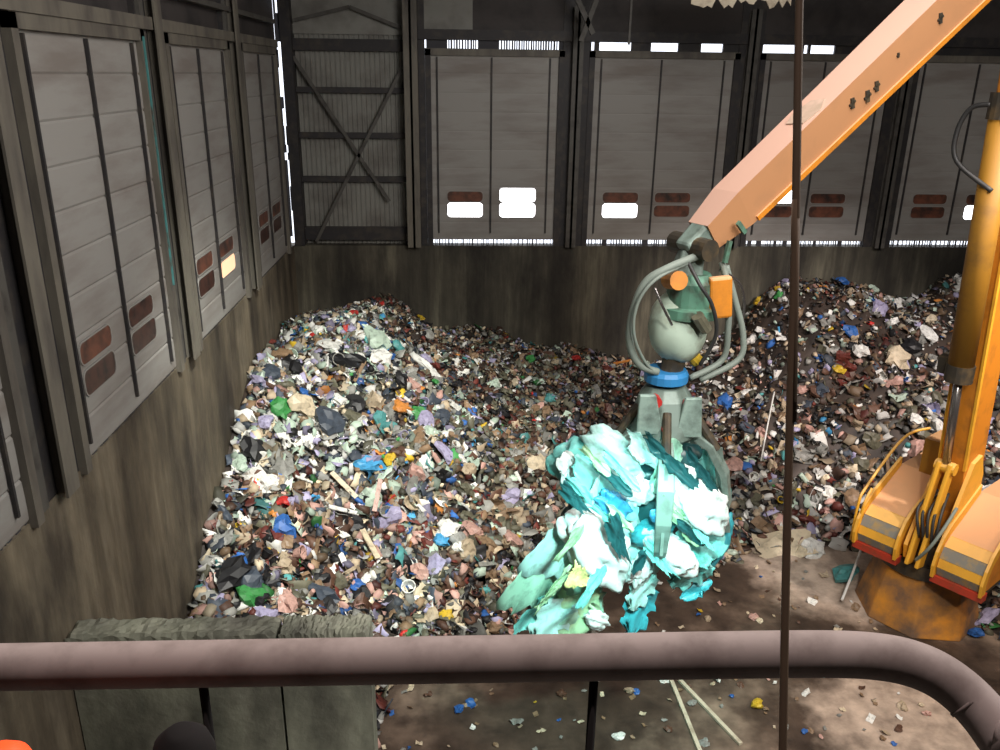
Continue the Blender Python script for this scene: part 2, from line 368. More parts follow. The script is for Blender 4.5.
# ------------------------------------------------------------------ refuse heaps
CT = np.array([
 (-5.3,26.8,3.7),(-5.3,24,4.05),(-5.3,22.3,4.3),(-5.3,19.75,4.45),(-5.3,17.98,3.6),(-5.3,16,2.6),(-5.3,14.17,1.7),(-5.3,12,1.2),(-5.3,10,1.0),
 (-3.7,26.0,4.45),(-1.9,26.0,4.55),(-1,26.4,3.7),(1.4,26.4,3.05),(3.4,26.4,2.75),(6.2,26.6,2.25),(8.9,26.6,3.05),(10.1,26,4.65),(11.0,25.6,5.2),(13.1,26,4.85),(14.6,26.6,4.45),(15.9,26.5,4.9),(18,26.5,5.1),(21,26.5,5),
 (-3.4,23,4.55),(-1.6,23.3,4.2),(0.2,23,3.0),(1.8,23,2.45),(3.6,23,2.0),(6.2,23,1.5),(8.6,23,2.1),(10.5,23,3.4),(12.5,23,3.7),(15,23,3.7),(18,22,3.6),
 (-3.4,20,3.9),(-1.6,20,3.1),(0.2,20,2.2),(2,20,1.4),(4,20,0.9),(6.2,20,0.8),(8.6,20.3,0.95),(10.5,20.5,1.6),(12.5,20.5,2.1),(15,20,2.2),(18,19,2.2),
 (-3.4,17,2.2),(-1.6,17,1.4),(0.2,17,.75),(1.6,17,.3),(-3.4,14.5,1.2),(-1.6,15.2,.25),(0,15.6,.2),(1.3,15.3,.02),(2.4,17.2,0),(4,18.2,0),(6.3,17.6,0.02),(7.84,18.5,0.05),(10.1,18.4,.05),(11.8,18.0,.3),(13,16.5,.5),(14.5,14.8,.5),(17,14,.8),
 (-1,13,-.1),(1,13,-.1),(3,14,-.1),(5,15,-.1),(7,16,-.1),(9,16.5,-.05),(9,13,-.1),(11.3,14.4,-.02),(12.5,12,-.1),(0,10.5,-.1),(4,10.5,-.1),(8,10,-.1),(-3.4,11,.7),(-1.6,11,0.0),(-1.4,13,0.0),(14,10,-.1),(0,7,-.1),(6,7,-.1),(-5,7,-.1)])
def ker(A, Bm):
    d2 = ((A[:, None, :]-Bm[None, :, :])**2).sum(-1); return np.sqrt(d2+0.5)
XY = CT[:, :2]; n_ = len(XY); A_ = np.zeros((n_+3, n_+3)); A_[:n_, :n_] = ker(XY, XY) - 0.02*np.eye(n_)
A_[:n_, n_:] = np.c_[np.ones(n_), XY]; A_[n_:, :n_] = A_[:n_, n_:].T
W_ = np.linalg.solve(A_, np.r_[CT[:, 2], 0, 0, 0])
WV = [(RNG.uniform(.5, 2.6), RNG.uniform(0, 2*PI), RNG.uniform(0, 2*PI)) for _ in range(18)]
def hgt(P):
    P = np.atleast_2d(np.asarray(P, float))[:, :2]
    h = ker(P, XY) @ W_[:n_] + np.c_[np.ones(len(P)), P] @ W_[n_:]
    w = np.clip(h/0.6, 0, 1)
    for k, a, ph in WV: h = h + w*0.055/np.sqrt(k)*np.sin(k*(P[:, 0]*np.cos(a)+P[:, 1]*np.sin(a))*1.6+ph)
    return h
def onheap(x, y):
    """the point of the heap (or floor) seen through a pixel"""
    d = ray(x, y); t = np.linspace(11/d.y, 26.9/d.y, 260)
    P = np.array([[CAM.x+d.x*s, CAM.y+d.y*s, CAM.z+d.z*s] for s in t]); h = np.maximum(hgt(P), 0)
    k = np.argmax(P[:, 2] < h); p = P[k]
    if P[k, 2] >= h[k]: p = P[-1]; k = len(P)-1
    return Vector((p[0], p[1], max(h[k], 0)))
def gradn(x, y):
    e = .25; h = hgt([(x, y), (x+e, y), (x, y+e)]); return Vector((-(h[1]-h[0])/e, -(h[2]-h[0])/e, 1)).normalized()

# piece templates -----------------------------------------------------------
def ico(sub):
    bm = bmesh.new(); bmesh.ops.create_icosphere(bm, subdivisions=sub, radius=1)
    v = np.array([x.co[:] for x in bm.verts]); f = [tuple(y.index for y in x.verts) for x in bm.faces]; bm.free(); return v, f
def crumple(v, seed, amp=.35, fr=1.6, n=7):
    r = np.random.default_rng(seed); d = np.zeros(len(v))
    for k in range(n):
        q = r.normal(size=3)*fr*(1+.45*k); d += np.abs(np.sin(v @ q + r.uniform(0, 6)))/(1+.35*k)
    d = (d-d.mean())/d.std(); return v*(1+amp*.5*d)[:, None]
def sheetT(seed, n=3, amp=.25, th=0.0, asp=1.0, rag=0.0):
    r = np.random.default_rng(seed); g = np.linspace(-1, 1, n+1); v = np.array([(x, y*asp, 0) for y in g for x in g], float)
    z = np.zeros(len(v))
    for k in range(4): q = r.normal(size=2)*2.2; z += np.sin(v[:, :2] @ q + r.uniform(0, 6))
    v[:, 2] = z*amp*.5; v[:, :2] += r.normal(size=(len(v), 2))*.36/n
    if rag:                                              # torn, tapering outline
        q = [(r.normal(size=2)*w, r.uniform(0, 6)) for w in (1.2, 2.6, 5, 9)]
        sc = 1 + rag*sum(np.sin(v[:, :2] @ k + ph)*a for (k, ph), a in zip(q, (.9, .7, .5, .45)))
        ex = np.maximum(np.abs(v[:, 0]), np.abs(v[:, 1])/asp); v[:, 0] *= 1 - (1-sc)*ex*.7; v[:, 1] *= 1 - (1-np.roll(sc, n+3))*ex
        v[:, 1] *= 1 - .35*np.clip(v[:, 0]*r.choice([-1, 1]), 0, 1)
        v[:, 2] += .22*np.sin(v[:, 1]*7+r.uniform(0, 6)+2*np.sin(v[:, 0]*2.5))
    f = []
    for j in range(n):
        for i in range(n): a = j*(n+1)+i; f += [(a, a+1, a+n+2), (a, a+n+2, a+n+1)]
    if th:
        N = len(v); v = np.r_[v, v-np.array([0, 0, th])]; f = f + [(c+N, b+N, a+N) for a, b, c in f]
        bd = [(i, i+1) for i in range(n)] + [(i*(n+1)+n, (i+1)*(n+1)+n) for i in range(n)] + [(n*(n+1)+i+1, n*(n+1)+i) for i in range(n)] + [((i+1)*(n+1), i*(n+1)) for i in range(n)]
        f = f + [t for a, b in bd for t in ((b, a, a+N), (b, a+N, b+N))]
    return v, f
V1, F1 = ico(1); V2, F2 = ico(2); V3, F3 = ico(3); V4, F4 = ico(4)
SMALL = [(crumple(V1, s, .5)*np.array([1, .8, .55]), F1) for s in range(6)] + [sheetT(s, 3, .35, 0.05) for s in range(6)] + [sheetT(s+40, 2, .25, 0.06, .45) for s in range(4)]

PAL = {  # kind of colour -> rgb (linear)
 'white': (.80,.80,.76), 'pale green': (.46,.58,.48), 'grey': (.26,.26,.24), 'lavender': (.38,.35,.52), 'black': (.010,.010,.012), 'slate': (.055,.07,.095),
 'brown': (.11,.055,.035), 'dark red': (.14,.03,.022), 'beige': (.45,.36,.25), 'pink': (.55,.33,.28), 'tan': (.26,.17,.10), 'blue': (.03,.13,.42), 'sky blue': (.06,.33,.62),
 'green': (.05,.27,.07), 'red': (.5,.03,.025), 'yellow': (.62,.42,.03), 'orange': (.62,.24,.05), 'teal': (.08,.30,.30), 'olive': (.13,.125,.085), 'cream': (.66,.56,.40)}
CN = list(PAL); CV = np.array([PAL[c] for c in CN])
def wts(d): w = np.array([d.get(c, 0.0) for c in CN], float); return w/w.sum()
ZW = {
 'bright': wts(dict(white=13, **{'pale green': 13}, grey=12, lavender=7, black=9, slate=8, brown=7, beige=7, pink=3, tan=5, blue=3, **{'sky blue': 2}, green=1, red=.5, yellow=.6, orange=.8, teal=3, olive=13, cream=4)),
 'warm':   wts(dict(white=8, **{'pale green': 5}, grey=10, lavender=6, black=13, slate=8, brown=14, **{'dark red': 8}, beige=9, pink=8, tan=8, blue=2, green=.5, red=.6, yellow=.4, orange=.5, teal=1, olive=8, cream=4)),
 'dull':   wts(dict(white=5, **{'pale green': 7}, grey=14, lavender=3, black=10, slate=5, brown=13, **{'dark red': 4}, beige=8, pink=2, tan=11, blue=.6, green=.5, red=.3, yellow=.4, orange=.3, teal=1.2, olive=22, cream=3)),
 'right':  wts(dict(white=18, **{'pale green': 4}, grey=17, lavender=5, black=9, slate=4, brown=12, **{'dark red': 1.5}, beige=11, pink=6, tan=9, blue=1.2, **{'sky blue': .8}, green=.3, red=.3, yellow=.4, orange=.5, teal=1, olive=8, cream=4)),
 'pale':   wts(dict(white=26, **{'pale green': 14}, grey=12, lavender=9, black=4, slate=5, beige=8, cream=7, olive=5, tan=3)),
 'dark':   wts(dict(white=3, grey=8, black=25, slate=8, brown=30, **{'dark red': 12}, beige=4, pink=3, tan=9, olive=10))}
PW = [(RNG.normal(size=2)*1.7, RNG.uniform(0, 6)) for _ in range(6)]
def zone(x, y):
    q = sum(math.sin(x*a[0]+y*a[1]+b) for a, b in PW)
    if q > 1.9: return 'dark'
    if q < -2.0 and x < 0.5 and 17 < y < 25: return 'pale'
    if q < -2.2 and x > 8 and y > 21: return 'pale'
    s = y + random.uniform(-1.5, 1.5)
    if x < 0.3 + random.uniform(-.8, .8):
        return 'bright' if 18.0 < s < 24.5 and x < 0.5 else ('dull' if s >= 24.5 else 'warm')
    if x < 7.2 + random.uniform(-1, 1): return 'dull'
    return 'right' if s > 19.5 else 'warm'

def rand_rot(nrm, tilt):
    q = Vector((0, 0, 1)).rotation_difference(nrm)
    e = Euler((random.gauss(0, tilt), random.gauss(0, tilt), random.uniform(0, 2*PI)))
    return q.to_matrix() @ e.to_matrix()

def heap(name, label, x0, x1, count):
    """one heap: its compacted body and the uncountable small scraps that cover it"""
    st = .22; xs = np.arange(x0, x1+.01, st); ys = np.arange(9.9, 27.0, st)
    G = np.array([(x, y) for y in ys for x in xs]); H = hgt(G) - .06
    nx = len(xs); vs = np.c_[G, H]; fs = []
    for j in range(len(ys)-1):
        for i in range(nx-1):
            a = j*nx+i; q = (a, a+1, a+nx+1, a+nx)
            if max(H[list(q)]) > 0.0: fs += [q[:3], (q[0], q[2], q[3])]
    VV = [vs]; FF = [np.array(fs)]; CC = [np.tile([.045, .032, .025], (len(vs), 1))*RNG.uniform(.3, 1.6, (len(vs), 1))]; o = len(vs); k = 0
    while k < count:
        x = random.uniform(x0, x1); y = random.uniform(10.4, 26.9); h = hgt([(x, y)])[0]
        if h < .03 and random.random() > .04: continue
        if h < -.02 or x < XL+.12: continue
        k += 1
        v, f = random.choice(SMALL); s = random.choice([.035, .045, .06, .07, .085, .10, .12, .145, .175])*(.62 if y > 23.5 else .8 if y > 21.5 else 1.0)
        m = np.array(rand_rot(gradn(x, y), .55)); sc = np.array([s*random.uniform(.7, 1.5), s, s])
        p = (v*sc) @ m.T + np.array([x, y, max(h, 0)+random.uniform(-.02, .10)])
        c = CV[RNG.choice(len(CN), p=ZW[zone(x, y)])]*random.uniform(.3, 1.3)
        VV.append(p); FF.append(np.array(f)+o); CC.append(np.tile(c, (len(v), 1))); o += len(v)
    V = np.concatenate(VV); T = np.concatenate(FF).astype(np.int32); Cc = np.clip(np.concatenate(CC), 0, 1)
    V[:, 0] = np.maximum(V[:, 0], XL+.01); V[:, 1] = np.minimum(V[:, 1], YB-.01)
    me = bpy.data.meshes.new(name); me.vertices.add(len(V)); me.vertices.foreach_set('co', V.astype(np.float32).ravel())
    me.loops.add(T.size); me.loops.foreach_set('vertex_index', T.ravel()); me.polygons.add(len(T))
    me.polygons.foreach_set('loop_start', np.arange(0, T.size, 3, dtype=np.int32)); me.polygons.foreach_set('loop_total', np.full(len(T), 3, dtype=np.int32))
    at = me.attributes.new('tint', 'FLOAT_COLOR', 'POINT'); at.data.foreach_set('color', np.c_[Cc, np.ones(len(Cc))].astype(np.float32).ravel())
    me.update(calc_edges=True); me.validate(); me.materials.append(M['tint'])
    ob = bpy.data.objects.new(name, me); COL.objects.link(ob)
    return tag(ob, label, 'waste heap', None, 'stuff')
heap('waste_heap', 'tall heap of mixed household refuse piled against the concrete side wall', XL, 0.6, 11500)
heap('waste_heap', 'low heap of grey brown refuse behind the hanging grab', 0.6, 7.3, 8000)
heap('waste_heap', 'wide pale heap of refuse behind the orange crane', 7.3, 19.0, 9000)

# individual pieces ---------------------------------------------------------
PMAT = {c: mat(c.replace(' ', '_')+'_plastic', PAL[c], .5, 0, tuple(v*.55 for v in PAL[c]), .4, 3) for c in CN}
def mesh_of(name, v, f, smooth=False):
    me = bpy.data.meshes.new(name); me.from_pydata([tuple(map(float, p)) for p in v], [], f); me.update()
    if smooth:
        for p in me.polygons: p.use_smooth = True
    me.materials.append(None); return me
def carton():
    mb = MB(); t = .03
    mb.box((-1, -.7, 0), (1, .7, t)).box((-1, -.7, t), (-1+t, .7, .8)).box((1-t, -.7, t), (1, .7, .8)).box((-1, -.7, t), (1, -.7+t, .8)).box((-1, .7-t, t), (1, .7, .8))
    r = Matrix.Translation((1, 0, .8)) @ Matrix.Rotation(.7, 4, 'Y'); mb.box((0, -.65, -t), (.6, .65, 0), r)
    r = Matrix.Translation((-1, 0, .8)) @ Matrix.Rotation(-.5, 4, 'Y'); mb.box((-.6, -.65, -t), (0, .65, 0), r)
    return np.array(mb.v)*.6, mb.f
def bottle():
    mb = MB().lathe([(.02, -1), (.3, -1), (.33, -.9), (.33, -.1), (.30, 0), (.33, .1), (.33, .35), (.22, .65), (.11, .8), (.11, .95), (.13, .95), (.13, 1.08), (.02, 1.08)], 10)
    v = np.array(mb.v)[:, [2, 1, 0]]; v[:, 2] += .25; return v, mb.f
def tub():
    mb = MB().lathe([(.02, 0), (.5, 0), (.7, .85), (.76, .85), (.76, .92), (.66, .92), (.46, .06), (.02, .06)], 14); return np.array(mb.v), mb.f
def board(): mb = MB().box((-1.6, -.22, 0), (1.6, .22, .09)).box((-1.2, -.2, -.1), (-1.0, .2, 0)); return np.array(mb.v), mb.f
def flap():
    mb = MB().box((-.8, -.6, 0), (0, .6, .05)); mb.box((0, -.6, 0), (.8, .55, .05), Matrix.Rotation(-.5, 4, 'Y')); return np.array(mb.v), mb.f
KM = {'crumpled_bag': [mesh_of('crumpled_bag', crumple(V2, 60+s, .42, 1.5)*np.array([1.1, .85, .55]), F2) for s in range(6)],
      'plastic_sheet': [mesh_of('plastic_sheet', *sheetT(80+s, 6, .38, .03, .75)) for s in range(6)],
      'cardboard_flap': [mesh_of('cardboard_flap', *flap())], 'carton_box': [mesh_of('carton_box', *carton())],
      'plastic_bottle': [mesh_of('plastic_bottle', *bottle(), True)], 'plastic_tub': [mesh_of('plastic_tub', *tub())], 'board': [mesh_of('board', *board())]}
def piece(kind, colour, p, s, label, cat, group=None, tilt=.35, rz=None, lift=.06, sc=(1, 1, 1), flat=False):
    o = bpy.data.objects.new(kind, random.choice(KM[kind])); COL.objects.link(o)
    o.material_slots[0].link = 'OBJECT'; o.material_slots[0].material = PMAT[colour]
    nrm = Vector((0, 0, 1)) if flat else gradn(p.x, p.y)
    m = rand_rot(nrm, tilt)
    if rz is not None: m = Vector((0, 0, 1)).rotation_difference(nrm).to_matrix() @ Euler((0, 0, rz)).to_matrix()
    o.matrix_world = Matrix.Translation(p + nrm*lift) @ m.to_4x4() @ Matrix.Diagonal((s*sc[0], s*sc[1], s*sc[2], 1))
    return tag(o, label, cat, group)
NOUN = {'crumpled_bag': ('crumpled {} plastic bag', 'bag', 'bags'), 'plastic_sheet': ('creased {} plastic sheet', 'sheet', 'plastic sheets'), 'cardboard_flap': ('bent {} cardboard flap', 'cardboard', 'cardboard flaps'),
        'carton_box': ('open {} carton box', 'box', 'cartons'), 'plastic_bottle': ('{} plastic bottle', 'bottle', 'bottles'), 'plastic_tub': ('{} plastic tub', 'tub', 'tubs'), 'board': ('flat {} board', 'board', 'boards')}
def place_words(x, y):
    if x < 0.6:
        if x < -3.6 and y < 21: return 'against the stained concrete side wall'
        if y > 23.5: return 'on the tall heap crest below the shutters'
        if y > 20.5: return 'high on the bright slope of the tall heap'
        if y > 17.5: return 'midway down the tall heap'
        return 'at the foot of the tall heap by the concrete panels'
    if x < 7.3:
        if y > 23.5: return 'on the low heap by the back wall'
        if y > 20: return 'midway down the low heap behind the grab'
        return 'at the foot of the low heap under the grab'
    if y > 24: return 'on the pale heap crest by the back wall'
    if y > 21: return 'midway down the pale heap beside the crane'
    return 'at the foot of the pale heap near the crane'
def scatter(kind, n, s0, s1, banned=(), region=(XL+.3, 17.0)):
    k = 0
    while k < n:
        x = random.uniform(*region); y = random.uniform(11.5, 26.6); h = hgt([(x, y)])[0]
        if h < .06: continue
        if x > 9.2 and y < 16.5: continue
        c = CN[RNG.choice(len(CN), p=ZW[zone(x, y)])]
        if c in banned: continue
        k += 1; t, cat, pl = NOUN[kind]; w = place_words(x, y)
        piece(kind, c, Vector((x, y, h)), random.uniform(s0, s1)*(.55 if y > 23.5 else .7 if y > 21.5 else .88), t.format(c)+' '+w, cat, f'{c} {pl} {w}', tilt=.5, lift=random.uniform(.02, .1))
scatter('crumpled_bag', 250, .16, .34)
scatter('plastic_sheet', 250, .18, .36)
scatter('cardboard_flap', 110, .16, .32, ('black', 'slate', 'lavender', 'teal', 'sky blue', 'green', 'blue', 'red', 'yellow', 'orange', 'pink', 'pale green', 'dark red'))
scatter('carton_box', 45, .2, .34, ('black', 'slate', 'lavender', 'teal', 'sky blue', 'green', 'pink', 'dark red', 'pale green', 'olive', 'yellow', 'blue', 'red', 'orange'))
scatter('plastic_bottle', 80, .14, .24, ('brown', 'tan', 'dark red', 'beige', 'cream', 'lavender', 'olive', 'slate'))
scatter('plastic_tub', 40, .14, .26, ('brown', 'tan', 'dark red', 'olive'))
scatter('board', 50, .16, .34, ('black', 'slate', 'lavender', 'teal', 'sky blue', 'green', 'blue', 'red', 'yellow', 'orange', 'pale green', 'dark red', 'pink'))

# pieces one can point at ----------------------------------------------------
PX = .0225
def hand(kind, colour, x, y, wpx, label, cat, sc=(1, 1, 1), rz=None, lift=.12):
    p = onheap(x, y); dist = (p-CAM).dot(F_); e = wpx/2/F*dist*1.8
    p.x = max(p.x, XL+e); p.y = min(p.y, YB-e)
    return piece(kind, colour, p, wpx/2/F*dist, label, cat, None, .25, rz, lift, sc)
hb = lambda *a, **k: hand('crumpled_bag', *a, 'bag', **k)
hb('sky blue', 369, 467, 30, 'bright blue crumpled bag in the middle of the tall heap', sc=(1, .6, .8), rz=.1)
hb('yellow', 389, 463, 13, 'small yellow bag touching the bright blue bag on the tall heap')
hb('green', 279, 413, 22, 'grass green crumpled bag high on the tall heap near the side wall')
hb('cream', 301, 411, 30, 'large cream bag next to the grass green bag on the tall heap')
hb('black', 346, 364, 32, 'black open bag high on the tall heap below its crest', sc=(1, .7, .7))
hb('black', 292, 369, 24, 'black bag near the top of the tall heap by the side wall')
hb('black', 354, 409, 22, 'black bag between the cream bag and the orange bag', sc=(.8, 1.1, .8))
hb('black', 243, 452, 26, 'black bag leaning on the side wall halfway up the heap')
hb('slate', 325, 423, 34, 'dark slate refuse sack above the bright blue bag')
hb('slate', 262, 378, 22, 'dark slate bag where the heap meets the side wall')
hb('white', 425, 371, 32, 'long white rolled bag lying on the right shoulder of the tall heap', sc=(1.2, .4, .6), rz=-.7)
hb('green', 434, 386, 9, 'tiny vivid green scrap bag beside the long white roll')
hb('orange', 400, 411, 20, 'orange crumpled bag in the middle of the tall heap')
hb('lavender', 424, 425, 20, 'lavender bag just right of the orange bag')
hb('lavender', 442, 455, 22, 'pale lavender bag on the right flank of the tall heap', sc=(1.2, .6, .7), rz=-.8)
hb('lavender', 390, 523, 24, 'rounded lavender bag above the dark red refuse patch')
hb('white', 330, 350, 26, 'white bag on the pale crest of the tall heap', sc=(.8, 1.3, .6), rz=.5)
hb('pale green', 375, 345, 30, 'pale green sheet bag on the crest of the tall heap')
hb('white', 380, 362, 24, 'white crumpled bag on the tall heap below the pale green one')
hb('red', 353, 317, 10, 'small red bag at the very top of the tall heap')
hb('yellow', 419, 310, 8, 'small yellow bag at the far top of the tall heap')
hb('blue', 302, 398, 14, 'deep blue bag above the large cream bag')
hb('blue', 389, 360, 10, 'deep blue scrap bag near the crest of the tall heap')
hb('white', 447, 535, 24, 'white bag with the blue bag tucked under it')
hb('sky blue', 442, 545, 16, 'blue bag hanging below the white bag on the lower slope')
hb('green', 251, 600, 28, 'bottle green bag at the bottom of the tall heap')
hb('pink', 288, 607, 24, 'round pink bag beside the bottle green bag')
hb('red', 282, 506, 13, 'crimson bag on the lower tall heap near the orange scrap')
hb('orange', 273, 518, 9, 'small orange scrap bag under the crimson bag')
hb('black', 213, 578, 40, 'large black sack at the bottom corner by the side wall', sc=(1, .8, .8))
hb('white', 215, 565, 20, 'white bag lying on the large black sack', sc=(1, .5, .5))
hb('blue', 239, 566, 17, 'dark blue bag right of the large black sack')
hb('slate', 320, 600, 30, 'dark slate sack behind the concrete panels')
hb('slate', 250, 590, 26, 'dark slate sack above the bottle green bag')
hb('yellow', 446, 621, 15, 'golden yellow bag at the foot of the tall heap')
hb('blue', 357, 590, 14, 'blue and glossy bag at the foot of the tall heap')
hb('white', 365, 583, 12, 'white bag beside the glossy blue bag at the foot')
hb('pale green', 230, 468, 18, 'pale green bag under the black bag by the side wall')
hb('lavender', 253, 385, 18, 'lavender bag touching the side wall high on the heap')
hb('lavender', 265, 425, 17, 'lavender bag below the grass green bag')
hb('red', 575, 362, 10, 'small red bag on the low heap under the back wall')
hb('green', 530, 362, 10, 'small green bag on the low heap under the back wall')
hb('teal', 551, 403, 12, 'teal bag on the low heap left of the grab')
hb('cream', 537, 468, 24, 'torn cream bag on the low heap left of the grab')
hb('yellow', 760, 303, 13, 'yellow bag at the peak of the pale heap', sc=(.6, 1.4, .6), rz=-.4)
hb('lavender', 782, 284, 20, 'pale lavender bag at the peak of the pale heap')
hb('blue', 839, 281, 12, 'blue bag on the far crest of the pale heap')
hb('lavender', 878, 312, 18, 'round lavender bag near the crest beside the crane boom')
hb('blue', 849, 335, 13, 'blue bag midway down the pale heap beside the crane boom')
hb('white', 861, 355, 16, 'bright white bag below the blue bag on the pale heap')
hb('cream', 893, 361, 26, 'large cream bag right of the bright white bag')
hb('white', 925, 338, 17, 'white bag next to the crane boom on the pale heap')
hb('black', 910, 350, 20, 'black bag between the cream bag and the crane boom')
hb('blue', 726, 405, 17, 'blue bag behind the rear edge of the grab')
hb('yellow', 838, 373, 12, 'olive yellow bag in the middle of the pale heap')
hb('pink', 732, 469, 22, 'pale pink bag beside the grab on the pale heap', sc=(.8, 1.1, .7))
hb('green', 887, 484, 8, 'small bright green bag behind the crane hand rail')
hb('white', 812, 553, 26, 'white bag lying at the end of the cream sheet on the floor', lift=.1)
hand('plastic_sheet', 'cream', 782, 548, 54, 'big cream sheet lying on the floor at the foot of the pale heap', 'sheet', (1, .8, .5), 0.0, .12)
hb('lavender', 985, 622, 26, 'pale lavender bag on the ground beside the crane pedestal', sc=(.7, 1.3, .7))
hb('blue', 975, 637, 14, 'blue ball of plastic on the ground beside the crane pedestal')
for x, y, l, rz, c, lab in ((366, 547, 44, -.95, 'cream', 'cream plank lying steeply on the lower slope'), (340, 516, 34, .35, 'white', 'white plank lying almost level above the cream plank'),
        (377, 500, 34, 1.5, 'pink', 'pinkish strip of board near the lavender bag'), (343, 488, 36, -.65, 'cream', 'bent cream board right above the white plank'), (622, 366, 20, .3, 'orange', 'orange brown stick on the low heap under the back wall'),
        (300, 485, 20, .3, 'white', 'white board stuck between dark sacks on the tall heap')):
    hand('board', c, x, y, l*.62, lab, 'board', (1, 1, 1.2), rz, .16)
hand('plastic_tub', 'beige', 411, 508, 24, 'round beige tub lid on the lower tall heap', 'tub', (1, 1, .3))

# scraps on the floor
k = 0
while k < 210:
    px, py = random.uniform(375, 985), random.uniform(560, 752)
    p = pz(px, py, 0.0)
    if hgt([(p.x, p.y)])[0] > .05 or p.y > 19: continue
    if px < 640 and py < 640 and p.y > 15.3: continue
    if 9.3 < p.x < 11.6 and 13.6 < p.y < 17.5: continue
    k += 1; c = random.choice(['white', 'cream', 'beige', 'grey', 'tan', 'pink', 'white', 'beige', 'tan', 'grey', 'cream', 'grey', 'brown', 'tan', 'brown', 'white', 'beige', 'yellow', 'blue', 'tan', 'cream'])
    kd = random.choice(['crumpled_bag', 'plastic_sheet', 'cardboard_flap']); t, cat, pl = NOUN[kd]
    wd = 'on the floor behind the hand rail' if p.y > 14 else 'on the dirty floor seen under the hand rail'
    piece(kd, c, Vector((p.x, p.y, 0)), random.choice([.04, .05, .06, .08, .11]), 'tiny '+t.format(c)+' '+wd, cat, f'tiny {c} {pl} {wd}', tilt=.3, lift=.03, flat=True)
p = pz(757, 706, 0); piece('crumpled_bag', 'yellow', p, .13, 'round yellow scrap on the floor right of the two pale laths', 'bag', flat=True)
p = pz(459, 711, 0); piece('crumpled_bag', 'blue', p, .10, 'small blue scrap on the floor under the hand rail', 'bag', flat=True)
for a, b, lab in (((668, 672), (702, 756), 'pale wooden lath on the floor, the steeper of the pair'), ((676, 676), (741, 744), 'pale wooden lath on the floor, the one running further from the grab')):
    p, q = pz(*a, .04), pz(*b, .04)
    tag(MB().beam(p, q, .075, .05).build('wooden_lath', M['wood']), lab, 'wood')
p, q = onheap(773, 402), onheap(760, 468); p.z += .3; q.z += .2
tag(MB().tube(smoothpath([p, (p+q)/2+Vector((0, 0, .12)), q], 5), .022, 6).build('white_stick', PMAT['white']), 'thin white stick standing out of the pale heap behind the grab', 'stick')
p, q = pz(866, 535, 1.0), pz(842, 600, .15)
tag(MB().tube(smoothpath([p, (p+q)/2+Vector((0, 0, -.1)), q], 5), .03, 6).build('white_pipe', PMAT['white']), 'thin white pipe leaning from the crane platform to the floor', 'pipe')
p = pz(845, 575, .1); piece('crumpled_bag', 'teal', p, .3, 'dark teal bag wedged beside the crane pedestal', 'bag', flat=True)
# ------------------------------------------------------------------ concrete push wall panels
PZT = 4.36
for x0, x1, lab in ((XL+.02, -2.50, 'wide concrete push wall panel between the side wall and its neighbour panel'), (-2.46, -1.24, 'narrow grey green concrete panel at the open end of the push wall')):
    mb = MB(); r = np.random.default_rng(3); nx, ny = 40, 8       # slab with a worn, spalled top
    mb.box((x0, 9.53, 0), (x1, 9.95, PZT-.10)); vs = []
    for j in range(ny+1):
        for i in range(nx+1):
            e = .07 if j in (0, ny) or i in (0, nx) else 0
            vs.append((x0+(x1-x0)*i/nx, 9.53+.42*j/ny+(r.uniform(-.0, .03) if j == 0 else 0), PZT-e*r.uniform(.3, 1)+r.normal()*.014))
    n = len(vs); fs = [(j*(nx+1)+i, j*(nx+1)+i+1, (j+1)*(nx+1)+i+1, (j+1)*(nx+1)+i) for j in range(ny) for i in range(nx)]
    rim = [i for i in range(nx+1)] + [j*(nx+1)+nx for j in range(1, ny+1)] + [ny*(nx+1)+i for i in range(nx-1, -1, -1)] + [j*(nx+1) for j in range(ny-1, 0, -1)]
    vs += [(min(max(vs[i][0], x0), x1), 9.95 if vs[i][1] > 9.94 else 9.53 if i <= nx else vs[i][1], PZT-.12) for i in rim]; m = len(rim)
    fs += [(rim[k], n+k, n+(k+1) % m, rim[(k+1) % m]) for k in range(m)]
    mb.add(vs, fs)
    tag(mb.build('concrete_panel', M['panel']), lab, 'wall panel')

# ------------------------------------------------------------------ the crane
AZ = math.radians(211)                                   # where its arm points
FWD = Vector((math.cos(AZ), math.sin(AZ), 0)); SID = Vector((-FWD.y, FWD.x, 0))   # SID points towards the camera side
E0 = pz(855, 538, 1.75); E1 = pz(985, 595, 1.75)
SID = (E1-E0); SID.z = 0; WID = SID.length; SID.normalize(); FW2 = Vector((SID.y, -SID.x, 0))
if FW2.x > 0: FW2 = -FW2
O = (E0+E1)/2; O.z = 0                                   # middle of the platform's front edge, on the floor
def cl(s, b, z): return O + SID*s - FW2*b + Vector((0, 0, z))    # side, back, up
ctop = cl(0, 1.7, 0)
crane = empty('crane', ctop); tag(crane, 'orange stationary loading crane with its long arm reaching over the hall', 'crane')
bpy.context.view_layer.update()
def cpart(mb, name, m, parent=None, **k):
    p = parent or crane
    o = mb.build(name, m, None, **k); o.parent = p
    if p is crane: o.matrix_parent_inverse = Matrix.Translation(-ctop)
    return o
